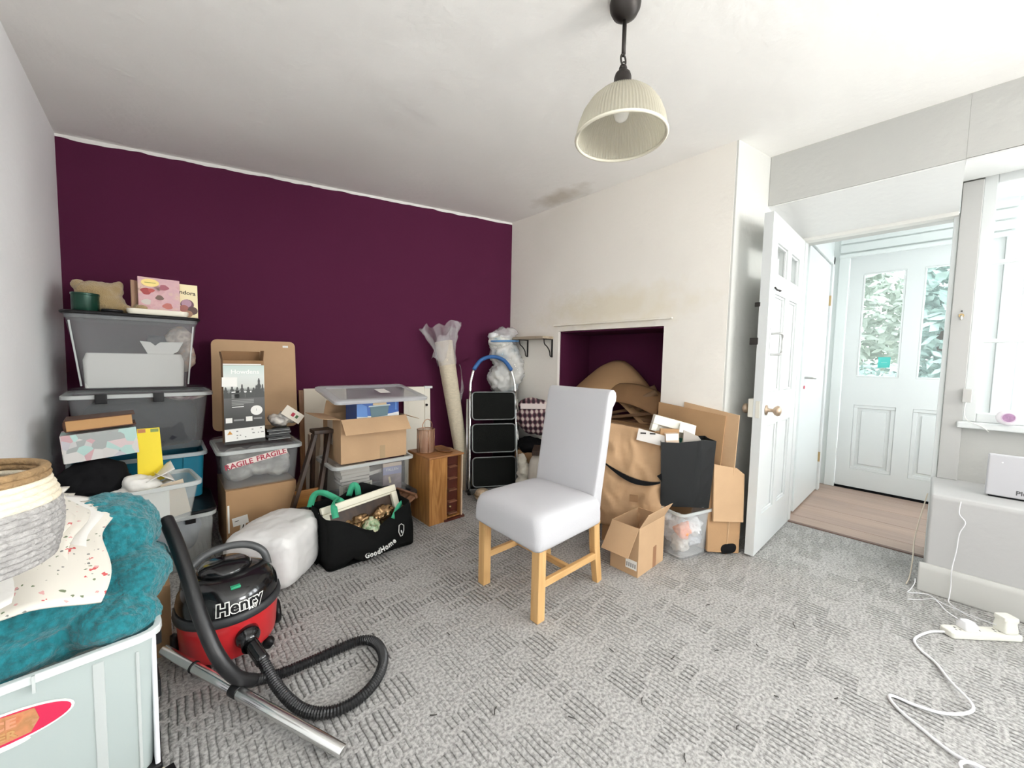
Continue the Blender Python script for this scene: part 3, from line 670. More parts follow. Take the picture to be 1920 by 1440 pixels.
# ------------------------------------------------------------------ storage bins
def bin_(name, label, loc, rz, w_, d_, h, taper=.03, body=M_pbin, rim=M_rim, rimw=.012, lid=None, clips=(), lidh=.018, group=None, ribs=3, cat='storage box', lidover=.012):
    t = thing(name, label, cat, loc, rz, group)
    th = .003; r = .035
    rings = [rrect(w_ - 2 * taper, d_ - 2 * taper, 0, r), rrect(w_ - 2 * taper * .93, d_ - 2 * taper * .93, .012, r), rrect(w_, d_, h, r),
             rrect(w_ - 2 * th, d_ - 2 * th, h, r), rrect(w_ - 2 * taper - 2 * th, d_ - 2 * taper - 2 * th, .004, r)]
    mb = MB().loft(rings)
    mb.build('body', body, t, smooth=False, bevel=.002)
    rr = [rrect(w_ - .002, d_ - .002, h - .02, r), rrect(w_ + 2 * rimw, d_ + 2 * rimw, h - .02, r + .01), rrect(w_ + 2 * rimw, d_ + 2 * rimw, h, r + .01), rrect(w_ - .004, d_ - .004, h + .001, r)]
    MB().loft(rr, cap=False, loop=True).build('rim', rim, t, bevel=.002)
    if ribs:
        mb = MB()
        for k in range(ribs):
            x = -w_ / 2 + w_ * (k + 1) / (ribs + 1)
            y0, y1 = -d_ / 2 + taper, -d_ / 2
            mb.beam((x, y0 - .002, .02), (x, y1 - .002, h - .025), .008, .004, up=(0, 1, 0))
        mb.build('wall_ribs', rim, t, kind='stuff')
    if lid:
        L_ = [rrect(w_ + 2 * lidover, d_ + 2 * lidover, h + .0015, r + .01), rrect(w_ + 2 * lidover + .004, d_ + 2 * lidover + .004, h + lidh * .6, r + .01), rrect(w_ + 2 * lidover - .01, d_ + 2 * lidover - .01, h + lidh, r + .01), rrect(w_ - .03, d_ - .03, h + lidh, r), rrect(w_ - .05, d_ - .05, h + lidh - .006, r)]
        MB().loft(L_).build('lid', lid, t, bevel=.002)
    for (x, y, m_) in clips:
        sx = 1 if x > 0 else -1
        if abs(x) > w_ / 2 - .02: MB().box(x - .004, x + .008 * sx + .004, y - .03, y + .03, h - .075, h + .004).build('clip', m_, t, bevel=.003)
        else: MB().box(x - .022, x + .022, y - .010, y + .002, h - .045, h + .006).build('clip', m_, t, bevel=.003)
    return t
def inside(name, label, cat, fn, group=None): ...

M_blid = mat('black_lid_plastic', (.008, .008, .009), .4, spec=.3)
M_teal = clear('teal_bin_plastic', (.015, .19, .29), .93, .3)
# tower beside the white wall, from the floor up
tA = bin_('storage_box', 'white-clear storage box with a black lid standing on the floor under the teal tub', (-.085, 2.80, 0), 0, .56, .42, .30, .02, M_pbin2, M_rim, lid=M_blid, ribs=0, clips=[(.18, -.21, M_black)])
o = organic('folded_fabric', [((0, 0, 0), (.20, .15, .10), (0, 0, .2), 3), ((.10, .02, .05), (.12, .12, .08), (0, .2, 0), 3)], mat('slate_blue_fabric', (.10, .13, .22), .9, bump=.2, bscale=50), None, .012, 5, (.02, .08))
o.location = (-.07, 2.80, .13); tag(o, 'slate blue fabric inside the lowest black-lidded box', 'fabric')
tB = bin_('storage_box', 'opaque teal plastic storage tub under the large dark-filled box', (-.085, 3.03, .322), 0, .52, .40, .262, .012, M_teal, mat('grey_rim', (.42, .48, .50), .35), .016, ribs=0)
MB().beam((.168, -.195, .01), (.172, -.203, .24), .012, .008, up=(0, 1, 0)).build('corner_rib', M_teal, tB)
tC = bin_('storage_box', 'large clear storage box filled with dark cloth, second from the top of the tower', (-.08, 3.12, .588), R(2), .565, .40, .335, .035, M_pbin, M_rim, .022, lid=M_pbin, clips=[(-.16, -.222, M_black), (.06, -.222, M_black)], ribs=0)
o = organic('dark_cloth', [((0, -.012, 0), (.238, .165, .135), (0, 0, 0), 6)], mat('charcoal_cloth', (.022, .024, .030), .9, bump=.2, bscale=40), None, .014, 3, (.02, .1))
o.location = (-.08, 3.125, .735); tag(o, 'charcoal cloth packed in the clear box below the top box', 'cloth')
o = organic('peach_scarf', [((0, 0, 0), (.05, .06, .015), (0, .3, .5)), ((.09, .02, 0), (.06, .05, .014), (0, -.2, .2))], printed('scarf_print', [(.75, .42, .24), (.25, .12, .16), (.7, .6, .55)], 12, .8, 'noise'), None, .008, 3)
o.location = (.06, 3.00, .888); tag(o, 'peach and mauve scarf on the dark cloth under the box lid', 'scarf')
tD = bin_('storage_box', 'tall clear storage box with a thin black lid at the top of the tower', (-.095, 3.16, .946), 0, .525, .40, .395, .055, M_pbin, M_pbin, .004, lid=M_blid, ribs=0, lidover=.014)
for x in (-.215, .215): MB().beam((x, -.150, .02), (x * 1.13, -.197, .36), .007, .004, up=(0, 1, 0)).build('corner_rib', M_rim, tD)
t = thing('document_box', 'plain white box standing inside the top clear storage box', 'box', (-.10, 3.05, .952))
MB().loft([rrect(.40, .05, 0, .012, 3), rrect(.41, .05, .15, .02, 3), rrect(.385, .045, .19, .02, 3)]).build('carton', M_paper, t, bevel=.004)
t = thing('fabric_roll', 'dark grey roll behind the white box in the top storage box', 'roll', (.0, 3.16, 1.15))
MB().lathe([(.001, -.10), (.055, -.10), (.06, -.05), (.06, .07), (.05, .10), (.001, .10)], 20).build('roll', mat('grey_felt', (.10, .10, .11), .9), t, smooth=True)
o = organic('floral_cloth', [((0, 0, 0), (.07, .06, .08), (.2, .3, 0)), ((.03, .03, -.1), (.05, .05, .1))], printed('cloth_print', [(.62, .36, .25), (.4, .35, .32), (.72, .6, .52), (.25, .2, .2)], 14, .9, 'noise'), None, .01, 4, (.03, .05))
o.location = (.085, 3.14, 1.235); tag(o, 'peach and grey patterned cloth in the corner of the top storage box', 'cloth')
t = thing('gift_bow', 'white paper bow shape showing through the top storage box', 'bow', (-.02, 3.055, 1.16))
MB().loft([[(x, y, z) for x, z in ((-.065, .055), (-.02, .05), (0, .03), (.02, .05), (.125, .055), (.10, 0), (.06, -.03), (-.03, -.025))] for y in (-.004, .004)]).build('paper', M_paper, t, bevel=.002)

# on top of the tower
Z = 1.360
t = thing('soft_toy', 'cream plush toy slumped behind the dark green tin on the tower', 'toy', (-.22, 3.13, Z))
M_plush = mat('cream_plush', (.40, .285, .135), .95, bump=.8, bscale=220, sheen=.4)
organic('body', [((0, 0, .06), (.085, .075, .065)), ((.07, -.02, .028), (.06, .03, .027)), ((-.03, .0, .115), (.085, .065, .06)), ((.03, .01, .135), (.05, .04, .038)), ((-.10, .01, .15), (.028, .022, .03)), ((.055, .02, .165), (.026, .02, .026))], M_plush, t, .009, 4, (.012, .03))
t = thing('soft_toy', 'small cream plush foot poking out beside the pink floral box', 'toy', (-.07, 3.10, Z))
organic('foot', [((0, 0, .04), (.045, .06, .032), (0, -.25, 0)), ((-.045, .02, .018), (.05, .04, .02))], M_plush, t, .008, 3, (.008, .03))
t = thing('tin', 'dark green round tin at the white wall end of the tower', 'tin', (-.285, 3.045, Z))
MB().lathe([(.001, 0), (.050, 0), (.052, .004), (.052, .082), (.054, .084), (.054, .094), (.001, .095)], 32).build('canister', mat('dark_green_tin', (.012, .055, .035), .22, .3), t, smooth=True, bevel=.002)
t = thing('tray', 'shallow cream plastic tray under the pink floral box', 'tray', (-.0, 3.045, Z))
MB().loft([rrect(.245, .15, 0, .02), rrect(.26, .16, .012, .03), rrect(.262, .162, .030, .03), rrect(.250, .15, .031, .03), rrect(.244, .144, .014, .028)]).build('dish', mat('cream_plastic', (.80, .76, .64), .4), t, bevel=.003)
t = thing('jigsaw_box', 'pink floral picture box with a yellow oval standing on the cream tray', 'box', (.005, 3.075, Z + .033), R(3))
MB().box(-.09, .09, -.02, .02, 0, .185).build('carton', printed('pink_floral_print', [(.10, .05, .04), (.50, .26, .27), (.60, .36, .37), (.56, .33, .36), (.62, .42, .34), (.22, .10, .08)], 11, .4, 'noise', (1, 1, 1)), t, bevel=.002)
MB().loft([[(-.038 + .038 * math.cos(a), y, .155 + .022 * math.sin(a)) for a in [2 * PI * i / 24 for i in range(24)]] for y in (-.0215, -.0200)]).build('oval_badge', mat('yellow_badge', (.85, .66, .22), .4), t)
MB().box(-.062, -.014, -.0225, -.0215, .153, .157).build('badge_line', mat('olive_ink', (.40, .36, .08), .6), t)
for k, (x, z, r_, c) in enumerate(((-.055, .105, .024, (.32, .03, .03)), (-.035, .112, .014, (.45, .06, .05)), (.02, .135, .02, (.34, .09, .12)), (.0, .075, .018, (.14, .08, .06)), (.035, .03, .022, (.45, .13, .10)), (-.055, .045, .02, (.55, .50, .45)))):
    MB().loft([[(x + r_ * (1 + .2 * math.sin(3 * a + k)) * math.cos(a), y, z + r_ * .8 * math.sin(a)) for a in [2 * PI * i / 16 for i in range(16)]] for y in (-.021 - .0001 * k, -.0200)]).build('printed_flower', mat('flower_ink_%d' % k, c, .5), t)
t = thing('card', 'thin beige card leaning behind the pink floral box', 'card', (-.095, 3.10, Z + .033), R(25))
MB().box(-.02, .02, -.004, .004, 0, .165).build('sheet', mat('beige_card', (.42, .27, .18), .7), t)
t = thing('book', 'slim yellow topped book standing behind the pink floral box at the edge of the tower', 'book', (.135, 3.10, Z), R(-2))
MB().box(-.045, .045, -.012, .012, 0, .205).build('cover', mat('butter_yellow_cover', (.86, .76, .46), .4), t, bevel=.0015)
text('ndora', .032, at(-.002, -.0125, .155, roll=R(-4)), M_black, t, bold=.0004)
for k, (x, z, r_, c) in enumerate(((-.005, .085, .032, (.14, .06, .09)), (-.008, .092, .024, (.42, .25, .32)), (-.02, .06, .022, (.35, .12, .10)), (.02, .05, .024, (.10, .05, .04)), (.0, .03, .02, (.36, .2, .12)))):
    MB().loft([[(x + r_ * math.cos(a), y, z + r_ * math.sin(a)) for a in [2 * PI * i / 16 for i in range(16)]] for y in (-.013 - .0002 * k, -.0120)]).build('printed_shape', mat('cover_ink_%d' % k, c, .5), t)
t = thing('cable_reel', 'low black coil lying between the tin and the cream tray', 'coil', (-.185, 3.01, Z))
MB().tube([(.035 * math.cos(a), .03 * math.sin(a), .009) for a in [2 * PI * i / 12 for i in range(12)]], .009, 8, 2, loop=True).build('coil', M_black, t, smooth=True)

# open box in front of the tower with its contents
tE = bin_('storage_box', 'open clear storage box without a lid full of papers', (-.135, 2.55, .335), R(7), .50, .30, .185, .03, M_pbin2, M_rim, .012, ribs=0, clips=[(-.21, -.155, M_black)])
def bm_at(x, y, z): return (x, y, z)
t = thing('paper_pile', 'loose white papers and bags heaped in the open box', 'papers', (-.05, 2.56, .345), R(7))
M_sheet = mat('sheet_paper', (.80, .78, .74), .75, bump=.2, bscale=25)
for k in range(5):
    z = .12 + .022 * k; a = R(-30 + 22 * k)
    MB().sheet(lambda u, v, k=k: ((u - .5) * .17 * math.cos(.3 * k) + .02 * k - .03, (v - .5) * .12, .095 + .03 * k + .045 * u * (1 if k % 2 else -1) + .02 * math.sin(5 * u + k) * v), 8, 6).build('sheet', M_sheet, t, smooth=True, solid=.002)
organic('paper_bag', [((-.02, 0, .16), (.09, .07, .04), (.2, .5, .1)), ((-.10, .02, .10), (.08, .06, .06))], M_sheet, t, .011, 3, (.03, .05))
t = thing('envelope', 'buff card envelope standing in the open box beside the white papers', 'envelope', (.065, 2.50, .345), R(7))
MB().box(-.055, .03, -.004, .004, .0, .175, Matrix.Rotation(R(-9), 4, 'Y')).build('card', mat('buff_card', (.66, .55, .42), .75), t, bevel=.001)
t = thing('white_card', 'tall white card standing at the front of the open box', 'card', (-.04, 2.445, .345), R(7))
MB().box(-.10, .055, -.003, .003, .0, .155).build('card', M_paper, t, bevel=.001)
t = thing('folder', 'bright yellow cardboard folder standing behind the floral patchwork box', 'folder', (-.055, 2.64, .50), R(4))
MB().loft([[(x, y, z) for x, z in ((-.045, 0), (.055, 0), (.042, .27), (-.040, .27))] for y in (-.006, .006)]).build('cover', mat('yellow_card', (.90, .70, .03), .5), t, bevel=.001)
MB().box(-.038, -.01, -.0068, -.006, .25, .268).build('printed_tab', mat('rust_ink', (.5, .2, .08), .6), t); MB().box(.008, .038, -.0068, -.006, .25, .266).build('printed_tab', mat('green_ink', (.25, .32, .10), .6), t)
t = thing('patchwork_box', 'pastel floral patchwork box tilted in the open box', 'box', (-.205, 2.60, .66), R(5))
MB().box(-.125, .115, -.045, .12, 0, .125, Matrix.Rotation(R(-4), 4, 'Y')).build('carton', printed('patchwork_print', [(.62, .60, .58), (.66, .42, .44), (.50, .66, .64), (.70, .62, .60), (.44, .46, .42), (.70, .54, .56)], 22, .5), t, bevel=.002)
MB().box(-.122, .112, -.0462, -.045, .0, .125, Matrix.Rotation(R(-4), 4, 'Y')).build('printed_front', printed('patchwork_print_fine', [(.60, .58, .56), (.58, .36, .38), (.55, .54, .53), (.42, .60, .56), (.36, .38, .37), (.64, .52, .52), (.62, .60, .58), (.50, .48, .52)], 24, .5), t)
t = thing('book', 'thick brown leather-bound book lying on the patchwork box', 'book', (-.21, 2.63, .797), R(4))
Mt = Matrix.Rotation(R(-4), 4, 'Y')
MB().box(-.108, .10, -.075, .07, .005, .050, Mt).build('pages', mat('tan_page_edges', (.52, .29, .12), .7, bump=.25, bscale=140, stretch=(1, 1, 12)), t)
cvb = MB(); cvb.box(-.112, .112, -.08, .075, 0, .005, Mt); cvb.box(-.112, .112, -.08, .075, .050, .055, Mt); cvb.build('cover', mat('brown_leather', (.09, .035, .018), .5), t, bevel=.002)
MB().lathe([(.001, -.077), (.028, -.077), (.028, .073), (.001, .073)], 16, M=Mt @ Matrix.Translation((-.108, 0, .0275)) @ Matrix.Rotation(R(90), 4, 'X') @ Matrix.Scale(.35, 4, (1, 0, 0))).build('spine', mat('brown_leather', (.09, .035, .018), .5), t, smooth=True)
t = thing('bag', 'crumpled black bag under the patchwork box', 'bag', (-.27, 2.56, .345))
organic('bag_body', [((0, .02, .06), (.10, .08, .06)), ((.10, .02, .05), (.09, .07, .05)), ((.03, .05, .19), (.13, .07, .12))], M_blackm, t, .014, 3, (.03, .05))

# ------------------------------------------------------------------ cartons
def carton(name, label, loc, rz, w_, d_, h, flaps=(), m=M_card, th=.005, closed=False, cat='box', group=None):
    """cardboard box; flaps = list of (side, length, angle) with angle 0 = shut, 90 = upright, 180 = folded out flat, more = hanging"""
    t = thing(name, label, cat, loc, rz, group)
    b = MB(); b.box(-w_ / 2, w_ / 2, -d_ / 2, -d_ / 2 + th, 0, h); b.box(-w_ / 2, w_ / 2, d_ / 2 - th, d_ / 2, 0, h)
    b.box(-w_ / 2, -w_ / 2 + th, -d_ / 2 + th, d_ / 2 - th, 0, h); b.box(w_ / 2 - th, w_ / 2, -d_ / 2 + th, d_ / 2 - th, 0, h); b.box(-w_ / 2 + th, w_ / 2 - th, -d_ / 2 + th, d_ / 2 - th, 0, th)
    if closed: b.box(-w_ / 2 + th, w_ / 2 - th, -d_ / 2 + th, d_ / 2 - th, h - th, h)
    b.build('carton', m, t)
    for side, ln, ang in flaps:
        f = MB(); a = R(ang)
        wd = (w_ if side in 'FB' else d_) / 2 - .003
        # in a frame where the hinge is the x axis and the shut flap points to +y
        Mx = Matrix.Rotation(a, 4, 'X')
        f.box(-wd, wd, 0, ln, -.0015, .0015, Mx)
        if side == 'F': M_ = Matrix.Translation((0, -d_ / 2 + .002, h))
        elif side == 'B': M_ = Matrix.Translation((0, d_ / 2 - .002, h)) @ Matrix.Rotation(PI, 4, 'Z')
        elif side == 'L': M_ = Matrix.Translation((-w_ / 2 + .002, 0, h)) @ Matrix.Rotation(-PI / 2, 4, 'Z')
        else: M_ = Matrix.Translation((w_ / 2 - .002, 0, h)) @ Matrix.Rotation(PI / 2, 4, 'Z')
        f.xform(M_).build('flap', m, t, bevel=.0008, seg=1)
    return t
def strip(t, name, x0, x1, y, z0, z1, m, roll=0):
    """flat tape or label stuck to a face that looks along -Y"""
    c = ((x0 + x1) / 2, (z0 + z1) / 2)
    M_ = Matrix.Translation((c[0], y, c[1])) @ Matrix.Rotation(-roll, 4, 'Y')
    return MB().box(-(x1 - x0) / 2, (x1 - x0) / 2, -.0012, .0, -(z1 - z0) / 2, (z1 - z0) / 2, M_).build(name, m, t)

# column with the fragile box
t = carton('cardboard_box', 'brown cardboard box on the floor under the clear box with the red lettered tape', (.43, 2.87, 0), 0, .355, .44, .372, closed=True)
strip(t, 'tape', -.172, -.163, -.22, .13, .29, M_paper)
strip(t, 'address_label', -.15, -.075, -.22, .165, .215, M_paper, R(7)); strip(t, 'address_label', -.115, -.09, -.2205, .125, .17, M_paper, R(-8))
strip(t, 'printed_line', -.14, -.12, -.2215, .19, .193, M_iron, R(7)); strip(t, 'printed_line', -.104, -.099, -.222, .13, .165, M_iron, R(-12))
t = bin_('storage_box', 'clear storage box with red lettered tape, standing on the brown cardboard box', (.432, 2.86, .374), 0, .40, .42, .228, .018, M_pbin, M_rim, .018, lid=M_pbin, ribs=0)
strip(t, 'tape', -.172, .13, -.215, .150, .186, mat('pinkish_tape', (.80, .68, .64), .5), R(10.5))
M_redink = mat('red_ink', (.38, .02, .05), .6)
text('RAGILE', .042, at(-.115, -.2175, .147, roll=R(10.5)), M_redink, t, bold=.0008); text('FRAGILE', .042, at(.045, -.2175, .179, roll=R(10.5)), M_redink, t, bold=.0008)
o = organic('wrapped_china', [((-.10, -.02, .0), (.075, .14, .09), (0, 0, 0), 3), ((.02, -.02, .01), (.09, .15, .08), (0, 0, 0), 3), ((.11, -.02, -.01), (.065, .14, .08), (0, 0, 0), 3), ((.03, -.10, .05), (.06, .06, .045))], printed('wrapping', [(.72, .70, .65), (.42, .41, .39), (.80, .78, .74)], 9, .6, 'noise'), None, .011, 3, (.03, .05))
o.location = (.43, 2.86, .478); tag(o, 'pale wrapped bundle inside the clear box with the red lettered tape', 'bundle')
# boxed appliance with printed sleeve
t = carton('cardboard_box', 'narrow brown carton with a black printed sleeve of forest and sky on the clear box', (.362, 2.79, .624), 0, .198, .11, .49, flaps=[('B', .055, 80), ('R', .06, 95), ('L', .05, 100)], m=M_card3)
y = -.0555
m = bpy.data.materials.new('sky_print'); n, l = nt(m); b = n['Principled BSDF']; b.inputs['Roughness'].default_value = .35
tc = n.new('ShaderNodeTexCoord'); sp = n.new('ShaderNodeSeparateXYZ'); l.new(tc.outputs['Object'], sp.inputs[0])
r = n.new('ShaderNodeValToRGB'); mr = n.new('ShaderNodeMapRange'); mr.inputs[1].default_value = 0; mr.inputs[2].default_value = .48; l.new(sp.outputs['Z'], mr.inputs[0]); l.new(mr.outputs[0], r.inputs[0])
e = r.color_ramp.elements; e[0].position = .30; e[0].color = (.022, .022, .020, 1); e[1].position = 1; e[1].color = (.44, .58, .53, 1)
for p, c in ((.60, (.10, .10, .095)), (.66, (.20, .21, .20)), (.69, (.58, .60, .56)), (.82, (.62, .66, .63))):
    q = e.new(p); q.color = (*c, 1)
l.new(r.outputs[0], b.inputs['Base Color'])
MB().box(-.100, .100, y - .002, y, .0, .462).build('printed_sleeve', m, t)
strip(t, 'sleeve_top', -.10, .085, y - .002, .464, .471, M_paper)
random.seed(5)
tm = MB()
for k, (x, z1, ww) in enumerate(((-.09, .335, .03), (-.06, .345, .028), (-.035, .335, .03), (-.012, .352, .026), (.018, .335, .03), (.045, .33, .03), (.072, .385, .034), (.09, .35, .022), (.058, .345, .022))):
    pts = []
    for q in range(6):
        zz = z1 - (z1 - .29) * q / 6; pts += [(x + ww * .5 * (q + 1) / 6 * (.6 if q % 2 == 0 else 1), zz)]
    right = [(x, z1)] + [(px_, pz) for px_, pz in pts]; left = [(2 * x - px_, pz) for px_, pz in reversed(pts)]
    ring = [(min(max(a, -.0995), .0995), b_) for a, b_ in right + [(x + ww * .5, .27), (x - ww * .5, .27)] + left]
    tm.loft([[(a, yy, b_) for a, b_ in ring] for yy in (y - .003 - .0001 * k, y - .002)])
tm.build('printed_trees', mat('tree_ink', (.035, .038, .035), .4), t, kind='stuff')
text('Howdens', .036, at(.005, y - .002, .423), mat('white_ink', (.85, .85, .83), .5), t, bold=.0004)
M_wink = mat('white_ink', (.85, .85, .83), .5); M_gink = mat('grey_ink', (.26, .26, .25), .5)
for x0, x1 in ((-.063, -.028), (-.024, -.010), (-.006, .034), (.038, .046)): strip(t, 'printed_heading', x0, x1, y - .002, .302, .309, M_wink, R(1.5))
for k, z in enumerate((.290, .281, .272, .258, .249, .240, .231)): strip(t, 'printed_line', -.063, .045 if k not in (2, 6) else -.005, y - .002, z - .0025, z + .0025, M_gink, R(1.5))
strip(t, 'printed_line', -.062, -.005, y - .002, .216, .220, M_wink, R(1.5))
MB().loft([[(.058 + .030 * math.cos(a), yy, .193 + .029 * math.sin(a)) for a in [2 * PI * i / 28 for i in range(28)]] for yy in (y - .0035, y - .002)]).build('round_label', M_paper, t)
strip(t, 'printed_line', .056, .058, y - .0035, .19, .203, M_gink)
strip(t, 'white_square', -.093, -.062, y - .002, .126, .155, M_paper); strip(t, 'white_square', .004, .036, y - .002, .130, .158, M_paper)
strip(t, 'printed_line', -.055, -.005, y - .002, .135, .145, M_gink); strip(t, 'printed_line', .042, .085, y - .002, .139, .149, M_gink)
strip(t, 'bottom_label', -.0985, .0985, y - .002, .020, .092, M_paper, R(2))
MB().loft([[(x, yy, z) for x, z in ((-.088, .058), (-.062, .059), (-.075, .080))] for yy in (y - .0038, y - .002)]).build('warning_triangle', mat('orange_ink', (.55, .25, .04), .5), t)
for (x, z, wv) in ((-.04, .075, .010), (-.04, .05, .008), (-.025, .05, .007), (.035, .08, .009), (.04, .058, .012), (.065, .058, .006), (.085, .06, .014), (.078, .084, .009), (-.04, .035, .006), (.0, .038, .006)):
    strip(t, 'printed_mark', x - wv / 2, x + wv / 2, y - .0033, z - .003, z + .003, M_gink)
strip(t, 'torn_sticker', -.107, -.035, y - .003, .338, .392, M_paper, R(-1))
t = thing('board', 'large brown hardboard sheet with rounded corners leaning on the plum wall', 'board', (.495, 3.20, .63), R(-6))
MB().loft([[(x, yy + z * .16, z) for x, yy, z in [(a, y0, b_) for a, _, b_ in [(p[0], 0, p[1] + .31) for p in rrect(.50, .62, 0, .035, 4)]]] for y0 in (-.004, .004)]).build('sheet', M_card2, t)
MB().box(.17, .205, -.0065, -.0050, .575, .59, Matrix.Shear('XZ', 4, (0, 0)) if False else Matrix(((1, 0, 0, 0), (0, 1, .16, 0), (0, 0, 1, 0), (0, 0, 0, 1)))).build('price_sticker', M_paper, t)
for k in range(4):
    t = thing('disc_case', ['black disc case at the bottom of the pile beside the printed sleeve', 'second black disc case from the bottom of the pile beside the printed sleeve', 'third black disc case from the bottom, beside the printed sleeve', 'topmost black disc case under the zip bag'][k], 'case', (.53, 2.80, .628 + .0175 * k), R([3, -2, 5, 0][k]), 'disc cases beside the printed carton')
    MB().box(-.062, .062, -.09, .09, 0, .0165).build('case', mat('black_case', (.02, .021, .022), .25), t, bevel=.002)
    if k != 1: MB().box(-.06, .060, -.0905, -.09, .003, .0055).build('case_edge', mat('pale_edge', (.45, .45, .44), .3), t)
t = thing('zip_bag', 'clear zip bag with a paper label and coloured stickers slumped on the disc cases', 'bag', (.575, 2.80, .70), R(8))
organic('bag_body', [((-.035, 0, .035), (.06, .06, .035), (0, .45, 0)), ((.03, 0, .05), (.065, .05, .028), (0, .6, 0))], printed('bagged_things', [(.12, .12, .12), (.42, .40, .38), (.62, .58, .52), (.08, .08, .08)], 14, .25, 'noise'), t, .008, 2, (.02, .03))
Mz = Matrix.Translation((.045, -.05, .065)) @ Matrix.Rotation(R(38), 4, 'Y')
MB().box(-.075, .055, -.003, .0, -.032, .032, Mz).build('paper_label', mat('cream_label', (.72, .66, .56), .6), t)
MB().box(-.020, .0, -.0045, -.003, -.012, .012, Mz).build('red_sticker', M_redink, t); MB().box(.01, .026, -.0045, -.003, -.010, .010, Mz).build('green_sticker', mat('dark_green_ink', (.06, .13, .05), .6), t)

# dark wooden folding stool between the columns
t = thing('folding_stool', 'dark stained wooden folding stool standing between the two box columns', 'stool', (.66, 2.62, 0))
for (a, b) in (((.50, 2.56, 0), (.715, 2.62, .66)), ((.66, 2.54, 0), (.80, 2.62, .66))):
    MB().beam(a, b, .022, .05, up=(0, 1, 0)).build('leg', M_dark, t, world=True, bevel=.003)
for (a, b) in (((.74, 2.84, 0), (.72, 2.68, .64)), ((.82, 2.84, 0), (.80, 2.68, .64))):
    MB().beam(a, b, .022, .04, up=(0, 1, 0)).build('leg', M_dark, t, world=True, bevel=.003)
MB().box(.70, .83, 2.59, 2.70, .655, .68).build('top_bar', M_dark, t, world=True, bevel=.004)
MB().box(.585, .72, 2.575, 2.592, .215, .32).build('cross_board', wood('orange_wood', (.20, .075, .015), (.34, .15, .035), 5, 'X'), t, world=True, bevel=.003)
MB().box(.535, .69, 2.565, 2.58, .075, .125).build('cross_board', M_dark, t, world=True, bevel=.003)
t = thing('table_leg', 'pale tapered wooden table leg showing between the legs of the dark stool', 'leg', (.79, 2.93, 0))
MB().loft([rrect(.02, .02, .05, .004), rrect(.065, .05, .50, .006), rrect(.07, .055, .505, .006), rrect(.07, .055, .60, .006)]).build('shaft', wood('pale_wood', (.45, .34, .24), (.58, .46, .33), 5, 'Z'), t, bevel=.002)
MB().lathe([(.001, 0), (.014, 0), (.014, .05), (.001, .05)], 12).build('foot', M_iron, t)
t = thing('canvas', 'cream canvas board with a brown frame edge leaning on the plum wall', 'canvas', (.87, 3.18, .0), R(-6))
sh = Matrix(((1, 0, 0, 0), (0, 1, .09, 0), (0, 0, 1, 0), (0, 0, 0, 1)))
MB().box(-.07, .24, -.012, .012, .02, .895, sh).build('panel', mat('cream_canvas', (.74, .67, .56), .7), t, bevel=.002)
MB().box(-.105, -.071, -.016, .016, .02, .885, sh).build('frame_edge', wood('brown_frame', (.20, .08, .025), (.30, .14, .05), 5, 'Z'), t, bevel=.003)

# column with the open carton
t = thing('crate', 'dark grey plastic tray with a rolled rim under the clear box of books', 'crate', (1.02, 2.57, 0))
MB().loft([rrect(.50, .30, 0, .03), rrect(.54, .34, .19, .05), rrect(.60, .40, .195, .06), rrect(.60, .40, .222, .06), rrect(.53, .33, .222, .05), rrect(.49, .29, .01, .03)]).build('body', mat('dark_grey_plastic', (.045, .05, .055), .35), t, bevel=.006)
t = bin_('storage_box', 'clear storage box of paperbacks under the open cardboard carton', (1.025, 2.60, .224), 0, .515, .36, .248, .022, M_pbin, M_rim, .016, ribs=0)
t = thing('book', 'paperback with a lilac and grey landscape cover standing in the clear box', 'book', (1.165, 2.49, .236), R(-3))
MB().box(-.066, .066, -.010, .010, 0, .19).build('cover', printed('landscape_cover', [(.20, .15, .17), (.24, .18, .20), (.40, .34, .36), (.52, .47, .50)], 9, .35, 'noise'), t, bevel=.001)
strip(t, 'printed_band', -.066, .066, -.010, .165, .19, mat('peach_band', (.75, .62, .50), .5)); strip(t, 'printed_sky', -.066, .066, -.0100, .11, .164, mat('lilac_ink', (.33, .34, .52), .5))
text('FALLEN', .026, at(0, -.0113, .143), M_wink, t); strip(t, 'printed_figure', -.025, -.012, -.0101, .05, .095, mat('cream_ink', (.78, .66, .42), .5), R(12))
M_pb = [mat('paperback_%d' % i, c, .6) for i, c in enumerate([(.62, .58, .52), (.20, .18, .17), (.55, .50, .42), (.30, .26, .24), (.70, .66, .60)])]
for k in range(5):
    t = thing('book', ['bottom', 'second', 'third', 'fourth', 'topmost'][k] + ' paperback of the flat pile in the clear box', 'book', (.905, 2.52, .338 + .022 * k if k else .228 + .008 + .102), R([2, -3, 4, 0, -2][k]), 'flat pile of paperbacks')
    MB().box(-.09, .09, -.062, .062, .002, .019).build('pages', M_pb[0], t)
    cv = MB(); cv.box(-.092, .092, -.064, .064, 0, .002); cv.box(-.092, .092, -.064, .064, .019, .021); cv.build('cover', M_pb[(k * 2 + 1) % 5], t)
t = thing('book', 'cream book with a dark printed front standing under the paperback pile', 'book', (.905, 2.475, .236), R(2))
MB().box(-.095, .115, -.008, .008, 0, .098).build('cover', mat('cream_cover', (.66, .62, .52), .5), t, bevel=.002)
MB().box(-.075, .10, -.0092, -.008, .008, .090).build('printed_picture', printed('bird_print', [(.66, .63, .53), (.14, .14, .11), (.50, .48, .38), (.20, .22, .16)], 26, .5, 'noise'), t)
t = thing('book', 'pale ridge backed book lying slanted behind the landscape paperback', 'book', (1.06, 2.56, .30), R(4))
MB().box(-.10, .12, -.05, .05, .06, .085, Matrix.Rotation(R(-6), 4, 'Y')).build('pages', M_pb[4], t, bevel=.002)
